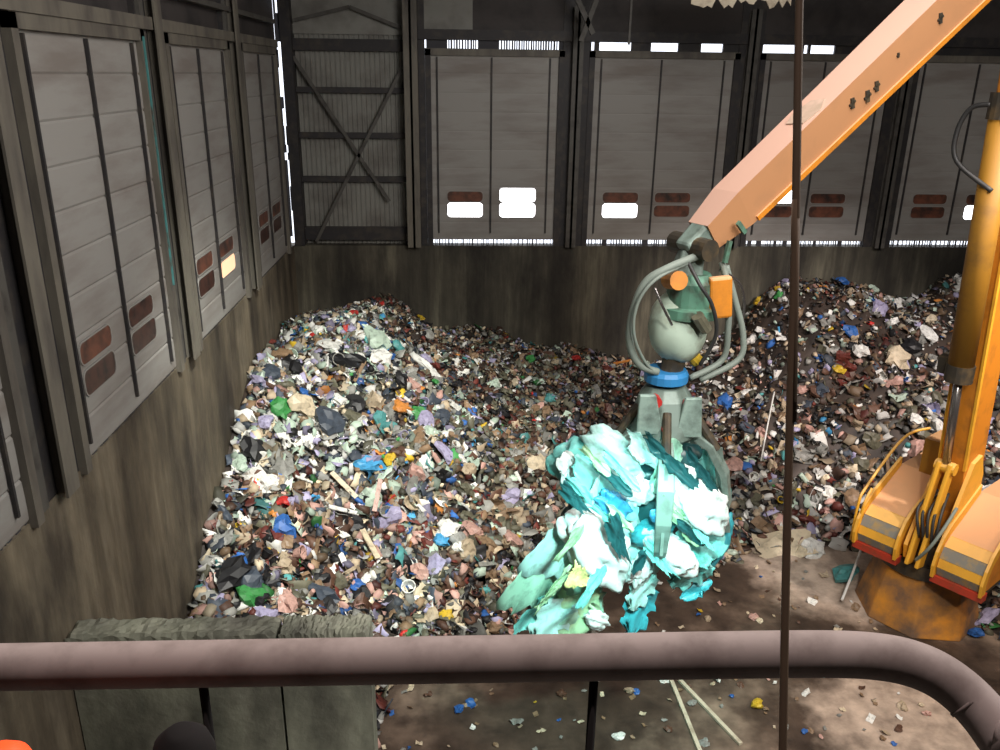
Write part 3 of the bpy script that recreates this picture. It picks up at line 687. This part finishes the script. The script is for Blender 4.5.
# pedestal: eight sided, flared at the foot
def npoly(c, r, z, n=8, a0=PI/8, rot=0): return [Vector((c.x+r*math.cos(a0+rot+2*PI*k/n), c.y+r*math.sin(a0+rot+2*PI*k/n), z)) for k in range(n)]
pc = cl(-.28, 1.2, 0); rot = math.atan2(FW2.y, FW2.x)
mb = MB(); rings = [npoly(pc, 1.32, 0.0, rot=rot), npoly(pc, 1.28, .15, rot=rot), npoly(pc, 1.05, 1.15, rot=rot), npoly(pc, 1.0, 1.35, rot=rot)]
vs = [v for r in rings for v in r]; fs = [(i*8+k, i*8+(k+1) % 8, (i+1)*8+(k+1) % 8, (i+1)*8+k) for i in range(3) for k in range(8)] + [tuple(range(24, 32)), tuple(range(7, -1, -1))]
cpart(mb.add(vs, fs), 'pedestal', M['pedestal'], bevel=.03)
mb = MB(); mb.add([v for r in (npoly(pc, 1.05, 1.3, 24), npoly(pc, 1.05, 1.62, 24)) for v in r], [(k, (k+1) % 24, 24+(k+1) % 24, 24+k) for k in range(24)] + [tuple(range(24, 48))])
cpart(mb, 'slewing_ring', M['grime'])
# platform deck
def cbox(s0, s1, b0, b1, z0, z1, mb=None):
    mb = mb or MB(); vs = [cl(s, b, z) for z in (z0, z1) for s, b in ((s0, b0), (s1, b0), (s1, b1), (s0, b1))]
    return mb.add(vs, [(0,3,2,1),(4,5,6,7),(0,1,5,4),(1,2,6,5),(2,3,7,6),(3,0,4,7)])
h = WID/2
cpart(cbox(-h+.1, h-.1, .35, 3.0, 1.55, 1.75), 'deck', M['grime'])
# two side housings: treaded curved front, red lower edge, side ribs, sloped dusty top
def housing(s0, s1):
    prof = [(0.0, 1.75), (-.06, 1.95), (-.02, 2.15), (.10, 2.38), (.32, 2.55), (1.6, 3.15), (2.6, 3.15), (2.6, 1.75)]   # back, z
    n = len(prof); vs = [cl(s0, b, z) for b, z in prof] + [cl(s1, b, z) for b, z in prof]
    fs = [tuple(range(n)), tuple(range(2*n-1, n-1, -1))] + [(i, (i+1) % n, n+(i+1) % n, n+i) for i in range(n)]
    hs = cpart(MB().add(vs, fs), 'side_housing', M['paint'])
    for k, mt in enumerate(('tread', 'yellow', 'tread', 'yellow')):
        b0, z0 = prof[k][0], prof[k][1]; b1, z1 = prof[k+1]
        vs = [cl(s, b-dd, z) for dd in (0, .04) for s, b, z in ((s0+.05, b0, z0+.01), (s1-.05, b0, z0+.01), (s1-.05, b1, z1), (s0+.05, b1, z1))]
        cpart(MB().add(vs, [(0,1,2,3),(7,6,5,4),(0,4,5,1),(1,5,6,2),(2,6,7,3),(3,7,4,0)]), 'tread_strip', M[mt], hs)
    cpart(cbox(s0-.04, s1+.04, -.10, .12, 1.58, 1.745), 'red_edge', M['red'], hs)
    for s in (s0, s1):                                    # rib: thin plate standing proud of the front
        q = [(-.16, 1.72), (-.2, 2.0), (-.12, 2.3), (.06, 2.58), (.34, 2.80), (1.5, 3.35), (1.5, 3.15), (.36, 2.55), (.14, 2.36), (.02, 2.15), (-.02, 1.95), (.04, 1.72)]
        n = len(q); vs = [cl(s-.03, b, z) for b, z in q] + [cl(s+.03, b, z) for b, z in q]
        mb = MB(); mm = n//2
        fs = [(i, i+1, n-2-i, n-1-i) for i in range(mm-1)]; fs += [tuple(n+j for j in reversed(f)) for f in fs] + [(i, (i+1) % n, n+(i+1) % n, n+i) for i in range(n)]
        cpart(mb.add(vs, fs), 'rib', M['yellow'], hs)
    return hs
housing(-h+.04, -h+WID*.35)
housing(h-WID*.36, h-.04)
# boom foot: twin plates, lug and dark machinery between the housings
for s in (-.30, .34):
    q = [(.1, 1.75), (.0, 2.1), (.9, 4.0), (1.25, 4.1), (1.5, 3.6), (1.6, 1.75)]
    n = len(q); vs = [cl(s-.04, b, z) for b, z in q] + [cl(s+.04, b, z) for b, z in q]
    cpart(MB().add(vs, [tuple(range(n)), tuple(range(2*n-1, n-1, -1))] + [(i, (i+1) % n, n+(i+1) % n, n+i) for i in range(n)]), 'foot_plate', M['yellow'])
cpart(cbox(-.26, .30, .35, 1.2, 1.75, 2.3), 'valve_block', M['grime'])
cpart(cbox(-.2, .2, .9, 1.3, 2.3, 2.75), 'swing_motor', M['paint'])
for k in range(5):
    s = -.18+.09*k
    cpart(MB().tube(smoothpath([cl(s, .3, 2.2), cl(s+.1, -.02, 2.5), cl(s*1.3, .1, 3.0), cl(s*.6, .6, 3.3)], 6), .03, 8), 'hose', M['hose'], smooth=True)
cpart(MB().tube(smoothpath([cl(.0, -.1, 1.9), cl(.25, -.2, 2.35), cl(.36, .0, 2.75), cl(.36, .5, 3.1)], 6), .035, 8), 'hose', M['hose_pale'], smooth=True)
# yellow hand rail around the far side
rp = [cl(-h-.06, -.05, 1.7), cl(-h-.06, .0, 2.6), cl(-h-.06, .25, 2.95), cl(-h-.0, 1.5, 3.8), cl(-h+.25, 2.2, 3.95)]
cpart(MB().tube(smoothpath(rp, 6), .032, 8), 'guard_rail', M['yellow'], smooth=True)
rp2 = [p+SID*.12 - Vector((0, 0, 0)) for p in rp[:3]]
cpart(MB().tube(smoothpath(rp2, 6), .028, 8), 'guard_rail', M['yellow'], smooth=True)
cpart(cbox(-h+.45, -.25, 1.55, 2.3, 3.1, 3.95), 'control_box', M['olive'])
# boom
BP = Vector((-SID.y, SID.x, 0)); bf = cl(.06, 1.25, 2.2)
lean = FWD*0.085
def boomp(z, fo=0): return Vector((bf.x, bf.y, z)) + lean*(z-2.2) + FW2*fo
ZT = 14.2
mb = MB(); mb.beam(boomp(2.5), boomp(3.9), .46, .5, .50, .95, up=FW2); mb.beam(boomp(3.9), boomp(ZT), .50, .95, .50, .95, up=FW2)
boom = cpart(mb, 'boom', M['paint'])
for s in (-.27, .27):
    mb = MB(); mb.beam(boomp(3.9, .47)+SID*s*.95, boomp(ZT, .47)+SID*s, .05, .10, up=FW2); cpart(mb, 'boom_flange', M['yellow'], boom)
# cylinder in front of the boom
ca, cb_, cc, ct_ = cl(.02, .40, 3.95), boomp(6.15, .86), boomp(11.0, .80), boomp(ZT-.4, .78)
cyl = cpart(MB().tube([cb_, cc], .235, 18), 'lift_cylinder', M['olive'], smooth=True)
cpart(MB().tube([ca, cb_], .085, 14), 'piston_rod', M['chrome'], cyl, smooth=True)
cpart(MB().tube([cb_-Vector((0, 0, .22)), cb_+Vector((0, 0, .12))], .26, 18), 'gland', M['grime'], cyl)
cpart(MB().tube([cc-Vector((0, 0, .15)), cc+Vector((0, 0, .3))], .27, 18), 'cylinder_cap', M['grime'], cyl)
cpart(MB().tube([cc, ct_], .17, 14), 'cylinder_eye', M['paint'], cyl)
for e in (-.11, .11): cpart(MB().beam(cl(e-.05, -.02, 1.72), ca+Vector((0, 0, .12))+SID*e, .09, .30, .10, .26, up=FW2), 'rod_lug', M['yellow'], cyl, bevel=.03)
cpart(MB().tube([ca-SID*.2, ca+SID*.2], .13, 14), 'rod_pin', M['yellow'], cyl)
hp = boomp(11.1, .95) - SID*.3
cpart(MB().tube(smoothpath([hp+SID*.12, hp-SID*.2+Vector((0, 0, -.08)), hp-SID*.36+Vector((0, 0, -.5)), hp-SID*.26+Vector((0, 0, -1.0)), hp+SID*.42-Vector((0, 0, 1.45))], 6), .045, 8), 'hose', M['hose'], boom, smooth=True)
cpart(MB().beam(boomp(6.0, .6)-SID*.2, boomp(6.35, .6)-SID*.2, .5, .45, up=FW2), 'pipe_clamp', M['grime'], boom)

# stick: from above the frame down to the grab
GY = 12.0
tip = pY(692, 246, GY); nrm = Vector((-1, 0, 0))
dirh = (boomp(ZT)-tip); dirh.z = 0; dirh.normalize(); pl_n = Vector((-dirh.y, dirh.x, 0))
up_pt = pplane(946, 0, tip, pl_n); sdir = (up_pt-tip).normalized(); s_len = (up_pt-tip).length
top = tip + sdir*(s_len*1.32)
mb = MB(); mb.beam(tip+sdir*.25, tip+sdir*.9, .42, .42, .52, .6); mb.beam(tip+sdir*.9, top, .52, .60, .66, .72)
stick = cpart(mb, 'stick', M['stick'])
sup = (Vector((0, 0, 1)) - sdir*sdir.z).normalized(); sx = sdir.cross(sup)
if sx.y > 0: sx = -sx                                     # the side the camera sees
mb = MB(); mb.beam(tip+sdir*1.0+sx*.27-sup*.27, top+sx*.335-sup*.34, .05, .08, up=sup); cpart(mb, 'stick_flange', M['paint'], stick)
def onside(x, y):
    q = pplane(x, y, tip+sx*.30, sx); return q
for x, y, r in ((853, 103, 4), (868, 96, 4.5), (877, 86, 4), (898, 55, 1.8), (940, 18, 4)):
    q = onside(x, y); k = r/F*15
    rr = (q-tip).dot(sdir)/(top-tip).length; off = .26+.07*rr - (q-tip).dot(sx)
    q = q + sx*(off+.006)
    mb = MB(); mb.beam(q-sup*k-sdir*k*.5, q+sup*k+sdir*k*.3, k*.9, .03, up=sx); mb.beam(q-sdir*k, q+sdir*k*.8, k*.5, .03, up=sx)
    cpart(mb, 'worn_lettering', M['grime'], stick)
q = pplane(806, 112, tip+sup*.325, sup)
cpart(MB().add([q+sdir*a+sx*b+sup*c for c in (-.04, .010) for a, b in ((-.30, -.13), (-.05, -.20), (.26, -.12), (.32, .10), (.06, .22), (-.26, .16))],
      [(0,1,2,3,4,5), (11,10,9,8,7,6)] + [(i, (i+1) % 6, 6+(i+1) % 6, 6+i) for i in range(6)]), 'scraped_patch', M['scuff'], stick)
cpart(MB().tube([tip+sx*.4, tip-sx*.4], .16, 16), 'tip_pin', M['grime'], stick)
cpart(MB().beam(tip+sdir*.7, tip-sdir*.15, .4, .5, .3, .34), 'stick_nose', M['grab'], stick, bevel=.05)
for a, b in (((735, 222), (742, 232)), ((727, 240), (722, 262))):
    pa, pb = onside(*a), onside(*b); cpart(MB().beam(pa+sx*.06, pb+sx*.06, .07, .05, up=sx), 'pipe_bracket', M['green'], stick)

# ------------------------------------------------------------------ the grab
def g(x, y, dy=0): return pY(x, y, GY+dy)
gtop = g(686, 262)
grab = empty('grab', gtop); tag(grab, 'pale teal steel orange peel grab hanging from the crane arm full of refuse', 'grab')
bpy.context.view_layer.update()
def gpart(mb, name, m, parent=None, **k):
    o = mb.build(name, m, None, **k); o.parent = parent or grab
    if not parent: o.matrix_parent_inverse = Matrix.Translation(-gtop)
    return o
ax = g(684, 290)                                          # link and rotator
gpart(MB().beam(g(692, 250), g(684, 282), .34, .24, .46, .40, up=(0, 1, 0)), 'link', M['grab'], bevel=.04)
gpart(MB().tube([g(668, 278)+Vector((0, -.1, 0)), g(672, 274)+Vector((0, -.42, 0))], .14, 14), 'link_pin', M['paint'])
c = g(690, 300)
gpart(MB().lathe([(.05, .42), (.26, .42), (.36, .30), (.36, -.05), (.46, -.08), (.46, -.22), (.3, -.26), (.05, -.26)], 20, c), 'rotator', M['green'], smooth=False)
gpart(MB().beam(c+Vector((.34, -.25, .42)), c+Vector((.40, -.25, -.2)), .16, .34, up=(1, 0, 0)), 'hydraulic_motor', M['paint'], bevel=.04)
gpart(MB().tube([c+Vector((-.02, -.5, -.1)), c+Vector((.16, -.42, -.34))], .09, 10), 'valve', PMAT['olive'])
v = crumple(V3, 5, .10, 1.1)*np.array([.42, .40, .56])
c2 = g(677, 328); mb = MB().add([Vector(p)+c2 for p in v], F3); gpart(mb, 'rotator_housing', M['housing'], smooth=True)
gpart(MB().tube([g(692, 355), g(698, 362)], .10, 10), 'yellow_plug', PMAT['yellow'])
gpart(MB().tube([g(677, 350), g(667, 384)], .18, 14), 'shaft', M['grime'])
hh = g(666, 376)
gpart(MB().lathe([(.05, .12), (.30, .12), (.34, .06), (.34, -.06), (.05, -.08)], 20, hh), 'blue_collar', M['blue'])
# head: tapered drum with plates
hc = g(664, 408)
gpart(MB().lathe([(.05, .40), (.30, .40), (.42, .22), (.52, -.1), (.58, -.35), (.40, -.5), (.05, -.5)], 10, hc), 'head', M['grab'], bevel=.02)
for a, dx, dy in (((650, 392), -.1, -.44), ((680, 395), .2, -.40), ((657, 416), -.08, -.56), ((684, 424), .35, -.4)):
    q = g(*a); gpart(MB().tube([q+Vector((0, dy+.15, 0)), q+Vector((0, dy-.02, 0))], .055 if a[1] > 392 else .09, 10), 'red_cap', PMAT['red'])
for sgn, a in ((-1, (640, 402)), (1, (684, 405))):
    q = g(*a); gpart(MB().add([q+Vector((x*.25, -.50+yy, z*.34)) for yy in (0, .08) for x, z in ((-.75-.2*sgn, -1), (.75-.2*sgn+.15, -1), (.5, .9), (-.5, .9))],
        [(0,1,2,3),(7,6,5,4),(0,4,5,1),(1,5,6,2),(2,6,7,3),(3,7,4,0)]), 'side_plate', M['plate'], bevel=.02)
# tines: curved, pointed, with a cylinder each
def tine(az, spread=1.0, length=1.0):
    d = Vector((math.cos(az), math.sin(az), 0)); base = Vector((hc.x, hc.y, hc.z-.30)); t_ = Vector((-d.y, d.x, 0))
    pr = [(.45, 0), (.85, -.25), (1.12, -.75), (1.22, -1.35), (1.12, -1.95), (.88, -2.45), (.62, -2.8)]
    wd = [.20, .24, .26, .24, .20, .13, .03]
    pts = [base + d*(r*spread) + Vector((0, 0, z*length)) for r, z in pr]; vs = []; th = .07
    for i, p in enumerate(pts):
        tg = (pts[min(i+1, 6)]-pts[max(i-1, 0)]).normalized(); nn = t_.cross(tg).normalized()
        for a, b in ((-1, -1), (1, -1), (1, 1), (-1, 1)): vs.append(p + t_*(a*wd[i]/2) + nn*(b*th*(1-.08*i)))
    fs = [(i*4+k, i*4+(k+1) % 4, i*4+4+(k+1) % 4, i*4+4+k) for i in range(6) for k in range(4)] + [(3, 2, 1, 0), (24, 25, 26, 27)]
    tn = gpart(MB().add(vs, fs), 'tine', M['grab'], bevel=.02)
    gpart(MB().tube([base+d*.42+Vector((0, 0, .38)), base+d*(.95*spread)+Vector((0, 0, -.25))], .07, 10), 'tine_cylinder', M['grime'], tn)
    gpart(MB().beam(pts[1]+d*.10, pts[4]+d*.12, .05, .14, up=d), 'stiffener', M['grab'], tn)
for k in range(5): tine(math.radians(-98+72*k), .92, .84)
# hose loops either side of the rotator
def gh(pts, r=.04, m='hose_pale'): gpart(MB().tube(smoothpath([g(x, y, dy) for x, y, dy in pts], 6), r, 8), 'hose', M[m], smooth=True)
gh([(700, 255, -.2), (668, 268, -.4), (645, 283, -.4), (632, 315, -.35), (630, 345, -.3), (640, 365, -.25), (658, 372, -.2)], .06)
gh([(690, 262, -.3), (655, 280, -.5), (637, 305, -.5), (634, 335, -.45), (645, 362, -.3), (660, 376, -.2)], .025)
gh([(655, 288, -.5), (662, 305, -.55), (672, 325, -.5)], .02, 'chrome')
gh([(722, 262, -.1), (728, 290, -.15), (728, 330, -.1), (722, 360, 0), (690, 378, -.1)], .05)
gh([(726, 266, 0), (735, 300, 0), (743, 335, 0), (738, 360, 0), (700, 380, 0)], .05)
gh([(720, 270, -.1), (738, 282, 0), (744, 300, .1), (742, 325, .1)], .025, 'chrome')
gh([(688, 262, -.3), (700, 285, -.5), (712, 305, -.5), (716, 335, -.4), (700, 365, -.3)], .03, 'hose')

# refuse held by the grab ----------------------------------------------------
GC = {'white': (.88, .92, .90), 'aqua': (.22, .64, .60), 'pale aqua': (.50, .80, .76), 'mint': (.38, .68, .52), 'dark teal': (.02, .10, .11), 'blue': (.05, .30, .52), 'yellow': (.80, .72, .30), 'pale green': (.46, .70, .42), 'turquoise': (.06, .42, .50)}
GM = {k: mat(k.replace(' ', '_')+'_film', c, .35, 0, tuple(v*.5 for v in c), .4, 2.5) for k, c in GC.items()}
SH = [mesh_of('draped_sheet', *sheetT(200+s, 16, .30, .03, .55, .38), True) for s in range(9)]
BG = [mesh_of('filled_bag', crumple(V4, 300+s, .27, 1.4, 8)*np.array([1.0, .62, .6]), F4, True) for s in range(5)]
def held(kind, colour, x, y, dy, lpx, wpx, ang, label, cat):
    """ang: lean of the long axis on the vertical plane, degrees from horizontal"""
    p = g(x, y, dy); dep = (p-CAM).dot(F_); me = random.choice(SH if kind == 'draped_sheet' else BG)
    o = bpy.data.objects.new(kind, me); COL.objects.link(o); o.material_slots[0].link = 'OBJECT'; o.material_slots[0].material = GM[colour]
    a = math.radians(ang); ux = Vector((math.cos(a), 0, math.sin(a))); uy = Vector((-math.sin(a), 0, math.cos(a))); uz = Vector((0, -1, 0))
    tw = random.uniform(-.25, .25); ux2 = (ux + uz*tw).normalized(); uz2 = ux2.cross(uy).normalized(); uy2 = uz2.cross(ux2)
    m = Matrix((ux2, uy2, uz2)).transposed().to_4x4(); k = dep/F/2
    asp = .55 if kind == 'draped_sheet' else .62
    o.matrix_world = Matrix.Translation(p) @ m @ Matrix.Diagonal((lpx*k, wpx*k/asp, (lpx+wpx)*.25*k*(1.6 if kind == 'filled_bag' else .75), 1))
    return tag(o, label, cat)
hs_ = lambda c, x, y, dy, l, w, a, lab: held('draped_sheet', c, x, y, dy, l, w, a, lab, 'sheet')
hb_ = lambda c, x, y, dy, l, w, a, lab: held('filled_bag', c, x, y, dy, l, w, a, lab, 'bag')
hb_('dark teal', 645, 505, .3, 130, 110, 70, 'dark teal bundle in the middle of the grabbed refuse')
hb_('dark teal', 596, 520, .3, 80, 60, 60, 'dark teal bundle behind the white bag on the trailing side of the grab')
hb_('dark teal', 690, 500, .3, 90, 60, 100, 'dark teal bundle behind the white sheet under the far tine')
hb_('aqua', 590, 470, 0, 80, 60, -45, 'aqua bag bulging out at the upper trailing side of the grab')
hb_('pale aqua', 612, 455, -.3, 70, 40, -40, 'pale aqua bag squeezed below the grab head')
hb_('white', 636, 492, -.5, 36, 32, 60, 'round white bag shining in the centre of the grab')
hs_('white', 570, 470, -.35, 40, 18, -65, 'narrow white sheet sticking up at the outermost trailing edge of the grab')
hs_('aqua', 606, 492, -.5, 90, 40, -50, 'aqua sheet slanting across the middle of the grabbed refuse')
hb_('blue', 612, 505, -.6, 40, 26, -40, 'dull blue bag between the aqua sheet and the round white bag')
hb_('white', 597, 548, -.65, 95, 52, -60, 'biggest white bag hanging low on the trailing side of the grab')
hs_('pale aqua', 575, 535, -.5, 100, 40, 62, 'pale aqua sheet hanging beside the biggest white bag')
hs_('mint', 553, 560, -.4, 110, 34, 62, 'mint sheet forming the outer trailing edge of the load')
hs_('pale green', 580, 605, -.45, 80, 46, 60, 'pale green sheet trailing almost to the hand rail')
hb_('mint', 575, 600, -.2, 90, 55, 68, 'mint bag trailing below the biggest white bag')
hs_('aqua', 536, 612, -.4, 64, 22, 52, 'aqua strip at the lowest outer corner of the load')
hs_('pale aqua', 555, 618, -.5, 60, 26, 55, 'pale aqua strip beside the lowest aqua strip')
hb_('white', 597, 620, -.55, 30, 18, -40, 'small white bag at the bottom tip of the trailing sheets')
hs_('yellow', 578, 575, -.95, 22, 15, 80, 'small yellow paper stuck on the biggest white bag')
hb_('white', 688, 482, -.75, 46, 30, -35, 'white bag under the front tine on the crane side')
hb_('white', 702, 508, -.85, 70, 42, -50, 'large white sheet bag bulging between two tines on the crane side')
hs_('white', 690, 497, -.9, 50, 22, -40, 'creased white sheet over the large white bag on the crane side')
hs_('dark teal', 683, 472, -.9, 44, 14, -48, 'dark teal strip crossing above the white bags')
hb_('turquoise', 655, 530, -.6, 50, 30, 40, 'turquoise bag below the round white bag')
hb_('white', 672, 552, -.75, 60, 36, -35, 'white bag low in the middle of the grab')
hs_('pale green', 622, 520, -.9, 44, 12, -42, 'narrow pale green strip beside the biggest white bag')
hs_('pale green', 685, 527, -.95, 50, 12, -48, 'narrow pale green strip under the large white sheet bag')
hs_('aqua', 704, 545, -.6, 54, 30, -60, 'aqua sheet at the lower crane side of the grab')
hb_('turquoise', 716, 540, -.3, 66, 22, 80, 'turquoise bag at the outermost crane side of the grab')
hs_('turquoise', 640, 605, -.5, 60, 22, 78, 'turquoise strip dangling free under the middle of the grab')
hs_('pale aqua', 643, 588, -.6, 46, 18, 70, 'pale aqua strip above the dangling turquoise strip')
hs_('aqua', 694, 572, -.5, 46, 22, 35, 'aqua sheet at the bottom crane side of the load')
hs_('turquoise', 698, 590, -.4, 36, 16, 25, 'turquoise scrap at the lowest crane side corner of the load')
hb_('white', 641, 568, -.7, 40, 22, 65, 'slim white bag right of the dark gap in the load')
hs_('pale aqua', 645, 452, -.65, 50, 24, -45, 'pale aqua sheet under the grab head')
hs_('mint', 664, 470, -.6, 60, 20, 80, 'mint strip hanging along the front tine')
hs_('aqua', 708, 470, -.15, 60, 20, -68, 'aqua sheet clasped by the outer tine on the crane side')
hb_('pale aqua', 628, 540, -.2, 70, 44, 60, 'pale aqua bag deep in the dark gap of the load')
hb_('blue', 661, 520, -.95, 30, 16, -45, 'blue scrap lying over the turquoise bag')

def load_strips(c, grp, lab, spots):
    for x, y, l, w_, a in spots:
        o = hs_(c, x, y, -1.0, l, w_, a, lab); o['group'] = grp
load_strips('aqua', 'thin aqua film strips', 'thin aqua film strip slanting across the grabbed load', [(582, 492, 46, 9, -48), (620, 470, 52, 8, -45), (604, 515, 40, 8, -44), (660, 560, 40, 9, -50), (590, 590, 50, 9, 60), (704, 540, 36, 8, -50)])
load_strips('dark teal', 'thin dark film strips', 'thin dark teal film strip slanting across the grabbed load', [(575, 500, 40, 10, -50), (612, 478, 50, 9, -42), (670, 462, 60, 10, -45), (690, 532, 46, 9, -44), (618, 540, 50, 12, -70), (640, 560, 40, 12, 80), (700, 470, 44, 8, -55)])
load_strips('pale green', 'thin pale green film strips', 'thin pale green film strip slanting across the grabbed load', [(560, 580, 60, 9, 60), (568, 545, 50, 8, 62), (595, 460, 40, 8, -45), (676, 510, 40, 7, -45), (545, 600, 50, 8, 55)])
# ------------------------------------------------------------------ in front of the lens: hand rail, wire, knobs
RD = 1.05
rail = empty('hand_rail', pd(500, 659, RD)); tag(rail, 'thick dusty brown tubular hand rail bent down at its end', 'rail'); bpy.context.view_layer.update()
path = [pd(x, y, d) for x, y, d in ((-60, 668, RD), (0, 667, RD), (150, 664.5, RD), (300, 662, RD), (450, 659.5, RD), (600, 657, RD), (750, 654.5, RD), (830, 654, RD), (872, 656, RD), (905, 661.5, RD*.997), (935, 673, RD*.99), (962, 692, RD*.98), (985, 716, RD*.965), (1005, 744, RD*.95), (1030, 785, RD*.93))]
path.append(Vector((path[-1].x+.04, path[-1].y-.02, 10.0)))
def rpart(mb, name, m, **k):
    o = mb.build(name, m, None, **k); o.parent = rail; o.matrix_parent_inverse = Matrix.Translation(-rail.location); return o
rpart(MB().tube(smoothpath(path, 5), 22.8/F*RD, 28), 'top_tube', M['rail'], smooth=True)
for a in ((203, 684), (594, 678)):
    q = pd(*a, RD); rpart(MB().tube([q, Vector((q.x, q.y, 10.0))], 4.6/F*RD, 12), 'post', M['black'], smooth=True)
struct(MB().box((-2.6, -1.6, 9.9), (2.2, 1.12, 10.0)).build('floor_platform', M['girt']))
q = pd(972, 703, RD*.975)
rpart(MB().tube([pd(968, 699, RD*.9765), pd(971, 702, RD*.9745)], 22.95/F*RD, 28), 'weld_seam', M['rail'], smooth=True)
tag(MB().tube(smoothpath([pd(800, -40, .62)+(pd(800, -40, .62)-pd(797, 140, .62))*30, pd(800, -40, .62), pd(796, 200, .62), pd(789, 450, .62), pd(785, 620, .62), pd(782, 800, .62), pd(782, 800, .62)+(pd(782, 800, .62)-pd(785, 620, .62))*6], 6), 4.1/F*.62, 10).build('hanging_wire', M['wire'], smooth=True),
    'thin dark brown wire hanging straight down in front of the hand rail', 'wire')
kn = empty('lever', pd(184, 790, .8)); tag(kn, 'black rounded lever knob at the bottom edge beside the rail post', 'lever'); bpy.context.view_layer.update()
def lathe_part(root, c, r, m, name):
    o = MB().lathe([(.01, r*1.1), (r*.5, r*1.0), (r*.85, r*.65), (r, r*.15), (r*.95, -r*.4), (r*.6, -r*.9), (r*.35, -r*1.2), (.01, -r*1.2)], 24, c).build(name, M[m], None, smooth=True)
    o.parent = root; o.matrix_parent_inverse = Matrix.Translation(-root.location)
lathe_part(kn, pd(184, 757, .8), 31/F*.8, 'black', 'knob')
q = pd(184, 780, .8); o = MB().tube([q, Vector((q.x, q.y, 10.0))], .009, 10).build('stem', M['black']); o.parent = kn; o.matrix_parent_inverse = Matrix.Translation(-kn.location)
bk = empty('glow_dome', pd(8, 790, .8)); tag(bk, 'bright orange rounded dome with added glow peeping in at the bottom corner', 'lamp'); bpy.context.view_layer.update()
lathe_part(bk, pd(4, 776, .8), 31/F*.8, 'glow_dome', 'dome')
q = pd(4, 800, .8); o = MB().tube([q, Vector((q.x, q.y, 10.0))], .02, 14).build('dome_stem', M['black']); o.parent = bk; o.matrix_parent_inverse = Matrix.Translation(-bk.location)
# torn pale sheeting up under the roof
q = pY(692, -6, 22); struct(MB().box((XL, 21.9, q.z+.45), (XR, 22.1, q.z+.75)).build('beam', M['girt']))
a, b = pY(692, -6, 22), pY(792, -4, 22); mb = MB(); n = 24; r = random.Random(5); vs = []
for i in range(n+1):
    p = a.lerp(b, i/n); vs += [p + Vector((0, 0, .5)), p - Vector((0, 0, r.uniform(.05, .32)))]
N = len(vs); vs += [v + Vector((0, .04, 0)) for v in vs]
fs = [(2*i, 2*i+1, 2*i+3, 2*i+2) for i in range(n)]; fs += [tuple(N+j for j in reversed(f)) for f in fs] + [(2*i+1, N+2*i+1, N+2*i+3, 2*i+3) for i in range(n)]
mb.add(vs, fs); tag(mb.build('torn_sheeting', M['wood']), 'torn pale sheeting hanging from the dark roof above the shutters', 'sheeting')

# ------------------------------------------------------------------ light
w = bpy.data.worlds.new('World'); scn.world = w; w.use_nodes = True
w.node_tree.nodes['Background'].inputs[0].default_value = (.86, .90, 1.0, 1); w.node_tree.nodes['Background'].inputs[1].default_value = 2.2
def lamp(kind, loc, target, power, colour, size=.4, angle=60, blend=.6):
    d = bpy.data.lights.new(kind.lower(), kind); d.energy = power; d.color = colour
    if kind == 'SPOT': d.spot_size = math.radians(angle); d.spot_blend = blend; d.shadow_soft_size = size
    if kind == 'AREA': d.shape = 'RECTANGLE'; d.size = size; d.size_y = size
    o = bpy.data.objects.new('unseen_light', d); COL.objects.link(o); o.location = loc
    o.rotation_euler = (Vector(target)-Vector(loc)).to_track_quat('-Z', 'Y').to_euler(); return o
lamp('AREA', (6, 10, 16.5), (6, 12, 0), 1100, (1, .93, .87), 9)                       # unseen fill added for the hall's ambient light
lamp('AREA', (7, 4, 15.5), (-1, 22, 8.5), 1500, (1, .95, .90), 6)                       # unseen wash added to brighten the shutters
lamp('SPOT', (1.0, 8.5, 16.6), (-2.2, 18.6, 2.6), 13000, (1.0, 1.0, .91), .35, 46, .7)   # flood towards the tall heap
lamp('SPOT', (13.5, 9.0, 16.6), (10.6, 22, 2.5), 12500, (1.0, .90, .86), .35, 46, .8)     # unseen flood added to brighten the heap on the crane side
lamp('SPOT', (16.5, 6.5, 14.5), (9.6, 15.5, 5.0), 3000, (1.0, .72, .50), .5, 60, .8)  # sodium lamp beside the crane
lamp('SPOT', (2.2, 9.0, 16.3), (6, 13.5, 10.5), 420, (1.0, .74, .66), .4, 80, .8)    # lamp above the arm
lamp('SPOT', (2.4, 8.4, 7.4), (2.65, 12, 3.6), 1500, (.45, 1.0, .93), .25, 58, .7)     # cold work lamp on the load
lamp('SPOT', (.2, 1.3, 15.2), (.2, .95, 10.5), 430, (1, .84, .80), .15, 75, .8)         # lamp over the railing
lamp('SPOT', (4.0, 2.0, 14.0), (4.2, 12.5, 0), 4200, (1, .95, .88), .4, 70, .9)         # unseen lamp added to brighten the near floor and panels
